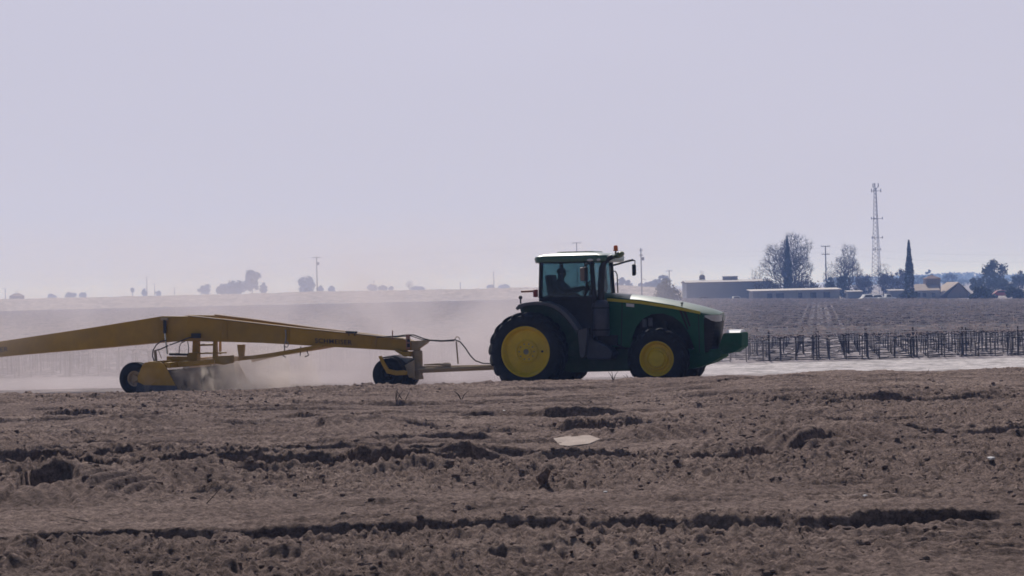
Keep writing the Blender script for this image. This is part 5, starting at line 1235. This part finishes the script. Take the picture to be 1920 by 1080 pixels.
# ------------------------------------------------------------------ lattice tower
loc, H = place(1641, 352, 700); TW = thing("lattice_tower", "tall lattice communications tower between the bare tree and the lone cypress", "radio tower", loc, R(8))
b = MB(); n_ = 26
def leg(k, t): 
    w = 1.5 * (1 - t) ** 1.15 + 0.40; a = R(30 + 120 * k); return Vector((w * math.cos(a), w * math.sin(a), H * t))
for k in range(3): b.tube([leg(k, i / n_) for i in range(n_ + 1)], 0.075, 5)
b.build("legs", M['galv'], TW)
b = MB()
for i in range(n_):
    for k in range(3):
        b.tube([leg(k, i / n_), leg((k + 1) % 3, (i + 1) / n_)], 0.038, 3); b.tube([leg((k + 1) % 3, i / n_), leg(k, (i + 1) / n_)], 0.038, 3); b.tube([leg(k, i / n_), leg((k + 1) % 3, i / n_)], 0.034, 3)
b.build("lattice_braces", M['galv'], TW)
def hfrac(py): return (at(1641, py, 700).z - loc[2]) / H
for py, w in ((358, 1.6), (410, 1.9), (446, 1.8), (468, 1.2)):
    z = H * hfrac(py); b = MB()
    for k in range(3):
        a = R(30 + 120 * k + 60); a2 = R(30 + 120 * (k + 1) + 60); b.tube([(w * math.cos(a), w * math.sin(a), z), (w * math.cos(a2), w * math.sin(a2), z)], 0.06, 5); b.tube([(0.2 * math.cos(a), 0.2 * math.sin(a), z), (w * math.cos(a), w * math.sin(a), z)], 0.05, 5)
        b.box((w * math.cos(a), w * math.sin(a), z + 0.1), (0.2, 0.2, 1.1 if py < 400 else 0.7))
    b.build("antenna_mount", M['galv'], TW)
z = H; b = MB()
for a in (0, 120, 240): b.tube([(0.3 * math.cos(R(a)), 0.3 * math.sin(R(a)), z - 0.4), (0.9 * math.cos(R(a)), 0.9 * math.sin(R(a)), z + 0.6)], 0.06, 5); b.box((0.9 * math.cos(R(a)), 0.9 * math.sin(R(a)), z + 0.7), (0.22, 0.22, 1.2))
b.tube([(0, 0, z - 0.5), (0, 0, z + 1.3)], 0.05, 5); b.build("top_antennas", M['galv'], TW)

# ------------------------------------------------------------------ buildings
def vpt(px, py, Y): p = at(px, py, Y); return p.x, p.z
# long grey shed
Y = 550; x0, zt_ = vpt(1287, 531, Y); x1, _ = vpt(1446, 531, Y)
b0 = thing("metal_shed", "long low grey-blue metal shed with a roof vent behind the vineyard", "shed", ((x0 + x1) / 2, Y, VZ))
L = x1 - x0; h = zt_ - VZ
w = MB(); w.box((0, 7, h / 2), (L, 14, h))
for k in range(60): w.box((-L / 2 + (k + 0.5) * L / 60, -0.03, h / 2 + 0.0), (0.10, 0.05, h - 0.1))
w.build("wall", M['shed'], b0)
rf_ = MB(); rf_.add([(-L / 2 - 0.3, -0.4, h), (L / 2 + 0.3, -0.4, h), (L / 2 + 0.3, 7, h + 0.45), (-L / 2 - 0.3, 7, h + 0.45), (-L / 2 - 0.3, 14.4, h), (L / 2 + 0.3, 14.4, h),
                     (-L / 2 - 0.3, -0.4, h + 0.14), (L / 2 + 0.3, -0.4, h + 0.14), (L / 2 + 0.3, 7, h + 0.60), (-L / 2 - 0.3, 7, h + 0.60), (-L / 2 - 0.3, 14.4, h + 0.14), (L / 2 + 0.3, 14.4, h + 0.14)],
                    [(0, 3, 2, 1), (3, 4, 5, 2), (6, 7, 8, 9), (9, 8, 11, 10), (0, 1, 7, 6), (4, 10, 11, 5), (1, 2, 8, 7), (2, 5, 11, 8), (0, 6, 9, 3), (3, 9, 10, 4)])
rfo = rf_.build("roof", M['roofmetal'], b0, smooth=0)
ev = MB(); ev.box((0, -0.42, h + 0.02), (L + 0.5, 0.06, 0.24)); ev.build("eave_trim", M['roofbrown'], rfo)
vx = vpt(1374, 525, Y)[0] - (x0 + x1) / 2; ve = MB(); ve.box((vx, 7, h + 0.95), (3.4, 1.4, 0.75)); ve.box((vx, 7, h + 1.36), (3.7, 1.8, 0.10)); ve.build("roof_vent", M['shed'], rfo)
vx = vpt(1321, 525, Y)[0] - (x0 + x1) / 2; ve = MB(); ve.lathe([(0.001, 1.3), (0.5, 1.1), (0.7, 0.7), (0.65, 0.3), (0.8, 0.0)], (vx, 7, h + 0.7), axis='z', n=12); ve.tube([(vx - 0.2, 7, h + 1.9), (vx - 0.25, 7, h + 2.9)], 0.05, 5); ve.tube([(vx + 0.2, 7, h + 1.9), (vx + 0.25, 7, h + 2.7)], 0.05, 5); ve.build("roof_fan", M['dark'], rfo)
# low house
Y = 520; x0, zt_ = vpt(1411, 546, Y); x1, _ = vpt(1574, 543, Y)
b0 = thing("low_house", "long low pale house with a flat white-edged roof in front of the large bare tree", "house", ((x0 + x1) / 2, Y, VZ)); L = x1 - x0; h = zt_ - VZ - 0.1
w = MB(); w.box((0, 4, h / 2), (L, 8, h)); wall = w.build("wall", M['wallpale'], b0)
rf_ = MB(); rf_.box((0, 4, h + 0.24), (L + 1.0, 9.2, 0.16), Euler((R(1.9), 0, 0)).to_matrix()); rf_.build("roof", M['roofpale'], b0, bevel=0.03)
for px, ww, hh_ in ((1443, 1.1, 1.2), (1462, 1.7, 2.0), (1500, 0.9, 2.0), (1525, 1.3, 1.2), (1550, 1.4, 1.2)):
    vx = vpt(px, 550, Y)[0] - (x0 + x1) / 2; zc_ = h - 0.45 - hh_ / 2
    f = MB(); f.box((vx, -0.02, zc_), (ww + 0.16, 0.06, hh_ + 0.16)); fo_ = f.build("window" if hh_ < 1.5 else "door", M['wallpale'], b0)
    g = MB(); g.box((vx, -0.06, zc_), (ww, 0.04, hh_)); g.build("pane", M['void'], fo_)
# barn with square tower
Y = 540; x0, _ = vpt(1712, 548, Y); x1, zp = vpt(1796, 530, Y)
cx = vpt(1765, 540, Y)[0]; b0 = thing("barn", "tan roofed barn with a square tower beside the lone cypress", "barn", (cx, Y, VZ))
def bx_(px, py, Y_=540): p = at(px, py, Y_); return p.x - cx, p.z - VZ
w = MB(); xa_, ha_ = bx_(1713, 545); xb_, hb_ = bx_(1762, 545); w.box(((xa_ + xb_) / 2, 4, ha_ / 2), (xb_ - xa_, 8, ha_)); w.build("wall", M['wallpale'], b0)
xc_, _ = bx_(1763, 545); xd_, hd_ = bx_(1820, 553); xp_, hp_ = bx_(1797, 530)
w = MB(); w.add([(xc_ + 1.5, 0, 0), (xd_ - 0.2, 0, 0), (xd_ - 0.2, 0, hd_), (xp_, 0, hp_ - 0.15), (xc_ + 1.5, 0, hd_), (xc_ + 1.5, 14, 0), (xd_ - 0.2, 14, 0), (xd_ - 0.2, 14, hd_), (xp_, 14, hp_ - 0.15), (xc_ + 1.5, 14, hd_)],
                  [(0, 1, 2, 3, 4), (9, 8, 7, 6, 5), (0, 5, 6, 1), (1, 6, 7, 2), (2, 7, 8, 3), (3, 8, 9, 4), (4, 9, 5, 0)]); w.build("gable_wall", M['wallbrown'], b0, smooth=0)
rf_ = MB(); e0 = bx_(1762, 552)
rf_.add([(xp_, -0.4, hp_), (xd_ + 0.3, -0.4, hd_ - 0.2), (xd_ + 0.3, 14.4, hd_ - 0.2), (xp_, 14.4, hp_), (e0[0], -0.4, hd_ - 0.2), (e0[0], 14.4, hd_ - 0.2),
         (xp_, -0.4, hp_ + 0.18), (xd_ + 0.3, -0.4, hd_), (xd_ + 0.3, 14.4, hd_), (xp_, 14.4, hp_ + 0.18), (e0[0], -0.4, hd_), (e0[0], 14.4, hd_)],
        [(0, 1, 2, 3), (0, 3, 5, 4), (6, 9, 8, 7), (6, 10, 11, 9), (0, 6, 7, 1), (1, 7, 8, 2), (2, 8, 9, 3), (4, 10, 6, 0), (4, 5, 11, 10), (3, 9, 11, 5)])
rf_.build("roof", M['rooftan'], b0, smooth=0)
rf_ = MB(); t1_ = bx_(1752, 532)
rf_.add([(xa_ - 0.3, -0.5, ha_), (xb_, -0.5, ha_), (xb_, 4, t1_[1]), (xa_ + 1.0, 4, t1_[1]), (xa_ - 0.3, 8.5, ha_), (xb_, 8.5, ha_)], [(0, 1, 2, 3), (3, 2, 5, 4), (0, 3, 4), (1, 5, 2), (0, 4, 5, 1)]); rf_.build("roof", M['rooftan'], b0, smooth=0)
tx0, tb_ = bx_(1741, 545); tx1, tt_ = bx_(1768, 522)
w = MB(); w.box(((tx0 + tx1) / 2, 5, (tt_ + tb_ - 1) / 2), (tx1 - tx0, 3.6, tt_ - tb_ + 1)); tw_ = w.build("tower", M['wallbrown'], b0)
w = MB(); c_ = ((tx0 + tx1) / 2, 5); q = (tx1 - tx0) / 2 + 0.25; hz_ = bx_(1755, 515)[1]
w.add([(c_[0] - q, c_[1] - 2.1, tt_), (c_[0] + q, c_[1] - 2.1, tt_), (c_[0] + q, c_[1] + 2.1, tt_), (c_[0] - q, c_[1] + 2.1, tt_), (c_[0], c_[1], hz_)], [(0, 1, 4), (1, 2, 4), (2, 3, 4), (3, 0, 4), (3, 2, 1, 0)]); w.build("tower_roof", M['roofbrown'], tw_, smooth=0)
for px in (1722, 1733, 1750):
    vx, vz_ = bx_(px, 553); f = MB(); f.box((vx, -0.02, vz_), (0.8, 0.06, 0.9)); f.build("window", M['void'], b0)
# low sheds left and right of the tower foot
for px0, px1, yt, Y, lab in ((1590, 1616, 547, 540, "small grey shed between the low house and the parked white vehicles"), (1668, 1695, 545, 560, "small grey shed just left of the lone cypress")):
    x0, zt_ = vpt(px0, yt, Y); x1, _ = vpt(px1, yt, Y); b0 = thing("small_shed", lab, "shed", ((x0 + x1) / 2, Y, VZ)); h = zt_ - VZ
    w = MB(); w.box((0, 2, h / 2), (x1 - x0, 4, h)); w.build("wall", M['shed'], b0); rf_ = MB(); rf_.box((0, 2, h + 0.08), (x1 - x0 + 0.5, 4.6, 0.16), Euler((R(3), 0, 0)).to_matrix()); rf_.build("roof", M['roofmetal'], b0)
# small hip-roofed house at far left
Y = 1000; x0, zt_ = vpt(19, 559, Y); x1, _ = vpt(45, 559, Y); zr_ = vpt(32, 550, Y)[1]; g0 = gz((x0 + x1) / 2, Y)
b0 = thing("small_house", "small brown hip-roofed house above the bank at the far left", "house", ((x0 + x1) / 2, Y, g0)); q = (x1 - x0) / 2; h = max(1.2, zt_ - g0)
w = MB(); w.box((0, 0, h / 2), (2 * q - 0.6, 5, h)); w.build("wall", M['wallbrown'], b0)
rf_ = MB(); zr_ = max(zr_ - g0, h + 1.2)
rf_.add([(-q, -3, h), (q, -3, h), (q, 3, h), (-q, 3, h), (-q * 0.35, 0, zr_), (q * 0.35, 0, zr_)], [(0, 1, 5, 4), (1, 2, 5), (2, 3, 4, 5), (3, 0, 4), (3, 2, 1, 0)]); rf_.build("roof", M['roofbrown'], b0, smooth=0)
for dx in (-0.5, 0.3): f = MB(); f.tube([(dx, 0, zr_ - 0.1), (dx, 0, zr_ + 1.1)], 0.09, 6); f.build("vent_pipe", M['grey'], b0)

# ------------------------------------------------------------------ parked vehicles by the buildings
def vehicle(px, py, Y, m, label, name="parked_car", L=4.6, Hh=1.45, yaw=0.0, pickup=False, lift=0.0):
    p = at(px, py, Y); t = thing(name, label, "pickup" if pickup else "car", (p.x, Y, VZ + lift), yaw)
    s = L / 4.6; k = Hh / 1.45
    if pickup: pr = [(-2.3, .5), (-2.3, 1.0), (-0.5, 1.02), (-0.4, 1.42), (0.7, 1.42), (1.15, 1.02), (2.2, .95), (2.3, .5)]
    else: pr = [(-2.3, .45), (-2.28, .9), (-1.7, 1.0), (-1.2, 1.40), (0.5, 1.42), (1.2, 1.0), (2.2, .85), (2.3, .45)]
    b = MB().prism([(x * s, z * k) for x, z in pr], -0.85, 0.85); b.build("body", m, t, bevel=0.06)
    for sd in (-1, 1):
        g = MB(); q = [(-0.32, 1.06), (-0.28, 1.34), (0.62, 1.34), (0.98, 1.06)] if pickup else [(-1.45, 1.05), (-1.1, 1.33), (0.42, 1.34), (0.95, 1.05)]
        g.prism([(x * s, z * k) for x, z in q], sd * 0.865, sd * 0.83)
        g.build("window", M['void'], t)
    for x in (-1.4, 1.4):
        for sd in (-1, 1): w_ = MB(); w_.lathe([(0.001, sd * 0.88), (0.2, sd * 0.88), (0.34, sd * 0.86), (0.34, sd * 0.66), (0.001, sd * 0.66)], (x * s, 0, 0.34), n=18); w_.build("wheel", M['rubber'], t)
vehicle(1628, 556, 440, M['white'], "leftmost of the white vehicles parked below the lattice tower", "parked_van", 3.4, 1.95, 0.2)
vehicle(1647, 556, 444, M['white'], "middle white vehicle parked below the lattice tower", "parked_car", 3.4, 1.85, -0.1)
vehicle(1663, 556, 440, M['white'], "rightmost of the white vehicles parked below the lattice tower", "parked_pickup", 3.2, 1.9, 0.1, True)
vehicle(1378, 559, 500, M['white'], "white pickup parked in front of the long grey shed", "parked_pickup", 4.8, 1.8, 0.05, True)
vehicle(1321, 560, 515, M['dark'], "dark car parked in front of the left end of the grey shed", "parked_car", 4.4, 1.75, 0.0)
vehicle(1879, 548, 520, M['carred'], "red car among the trees at the right, beyond the barn", "parked_car", 4.6, 1.7, 0.0)

# ------------------------------------------------------------------ dust and haze
def dust(name, c, size, dens, col, nscale, label, grad=1.6, stretch=(1, 1, 1), lean=0.0, thr=(0.35, 0.75), zpow=1.5, seed=0.0, ani=0.3):
    bm = bmesh.new(); bmesh.ops.create_cube(bm, size=1.0); me = bpy.data.meshes.new(name); bm.to_mesh(me); bm.free()
    o = bpy.data.objects.new(name, me); COL.objects.link(o); o.location = c; o.scale = size; o.rotation_euler = (0, 0, -ALPHA * 0.0)
    m = bpy.data.materials.new(name); m.use_nodes = True; t = m.node_tree; t.nodes.clear()
    out = t.nodes.new("ShaderNodeOutputMaterial"); pv = t.nodes.new("ShaderNodeVolumePrincipled")
    pv.inputs["Color"].default_value = tuple(col) + (1,); pv.inputs["Anisotropy"].default_value = ani
    g = t.nodes.new("ShaderNodeTexCoord"); geo = t.nodes.new("ShaderNodeNewGeometry")
    mpn = t.nodes.new("ShaderNodeMapping"); mpn.inputs["Scale"].default_value = stretch; mpn.inputs["Location"].default_value = (seed, seed * 0.7, 0)
    t.links.new(geo.outputs["Position"], mpn.inputs[0])
    nz = t.nodes.new("ShaderNodeTexNoise"); nz.inputs["Scale"].default_value = nscale; nz.inputs["Detail"].default_value = 5; nz.inputs["Distortion"].default_value = 0.6
    nz.inputs["Roughness"].default_value = 0.55
    t.links.new(mpn.outputs[0], nz.inputs["Vector"])
    r1 = t.nodes.new("ShaderNodeMapRange"); r1.interpolation_type = 'SMOOTHSTEP'; r1.inputs["From Min"].default_value = thr[0]; r1.inputs["From Max"].default_value = thr[1]; t.links.new(nz.outputs["Fac"], r1.inputs["Value"])
    sx = t.nodes.new("ShaderNodeSeparateXYZ"); t.links.new(g.outputs["Generated"], sx.inputs[0])
    def m2(op, a, b=None):
        n = t.nodes.new("ShaderNodeMath"); n.operation = op
        for i, q in enumerate((a, b)):
            if q is None: continue
            if isinstance(q, (int, float)): n.inputs[i].default_value = q
            else: t.links.new(q, n.inputs[i])
        return n.outputs[0]
    def edge(v, a, b):                               # smooth rise from 0 at the side to 1 inside, both sides
        e1 = t.nodes.new("ShaderNodeMapRange"); e1.interpolation_type = 'SMOOTHSTEP'; e1.inputs["From Max"].default_value = a; t.links.new(v, e1.inputs["Value"])
        e2 = t.nodes.new("ShaderNodeMapRange"); e2.interpolation_type = 'SMOOTHSTEP'; e2.inputs["From Min"].default_value = 1.0; e2.inputs["From Max"].default_value = 1.0 - b; t.links.new(v, e2.inputs["Value"])
        return m2('MULTIPLY', e1.outputs[0], e2.outputs[0])
    ex = edge(sx.outputs[0], 0.25, 0.25); ey = edge(sx.outputs[1], 0.3, 0.3)
    ez = m2('POWER', m2('SUBTRACT', 1.0, sx.outputs[2]), zpow)
    d = m2('MULTIPLY', m2('MULTIPLY', ex, ey), m2('MULTIPLY', ez, r1.outputs[0])); d = m2('MULTIPLY', d, dens)
    t.links.new(d, pv.inputs["Density"]); t.links.new(pv.outputs[0], out.inputs["Volume"]); me.materials.append(m)
    tag(o, label, None, None, "stuff"); return o
DC = (0.86, 0.80, 0.815)
dust("dust_cloud", (-9.5, 66.8, 2.2), (34, 8.5, 5.2), 0.62, DC, 0.40, "drifting pale dust behind the leveller and the tractor", zpow=1.1, thr=(0.25, 0.7))
dust("dust_plume", (-6.45, 62.6, 0.55), (3.2, 3.2, 1.6), 3.6, (1.0, 0.93, 0.88), 1.5, "thick dust thrown up by the levelling blade", zpow=1.2, thr=(0.34, 0.7), seed=3.0)
dust("blade_dust", (-8.35, 61.6, 0.26), (2.6, 1.6, 0.9), 16.0, (1.0, 0.93, 0.87), 2.4, "puffs of tan dust and loose soil tumbling in front of the blade", zpow=0.9, thr=(0.46, 0.60), seed=5.0, ani=0.6, stretch=(1, 1, 0.6))
dust("dust_trail", (-2.2, 62.9, 1.15), (7.0, 3.8, 2.7), 1.1, DC, 0.8, "low dust behind the tractor's rear wheels", zpow=1.2, thr=(0.3, 0.7), seed=8.0)

HAZE = 0.00043
bm = bmesh.new(); bmesh.ops.create_cube(bm, size=1.0); me = bpy.data.meshes.new("haze"); bm.to_mesh(me); bm.free()
hz = bpy.data.objects.new("haze", me); COL.objects.link(hz); hz["kind"] = "stuff"
hz.location = (0, 4400, 14.5); hz.scale = (19000, 10000, 37)
m = bpy.data.materials.new("haze_air"); m.use_nodes = True; t = m.node_tree; t.nodes.clear()
out = t.nodes.new("ShaderNodeOutputMaterial"); pv = t.nodes.new("ShaderNodeVolumePrincipled"); pv.inputs["Color"].default_value = (0.31, 0.48, 1.0, 1)
pv.inputs["Absorption Color"].default_value = (1, 1, 1, 1)   # scatters only, blue most
pv.inputs["Density"].default_value = HAZE; pv.inputs["Anisotropy"].default_value = 0.30
t.links.new(pv.outputs[0], out.inputs["Volume"]); me.materials.append(m)
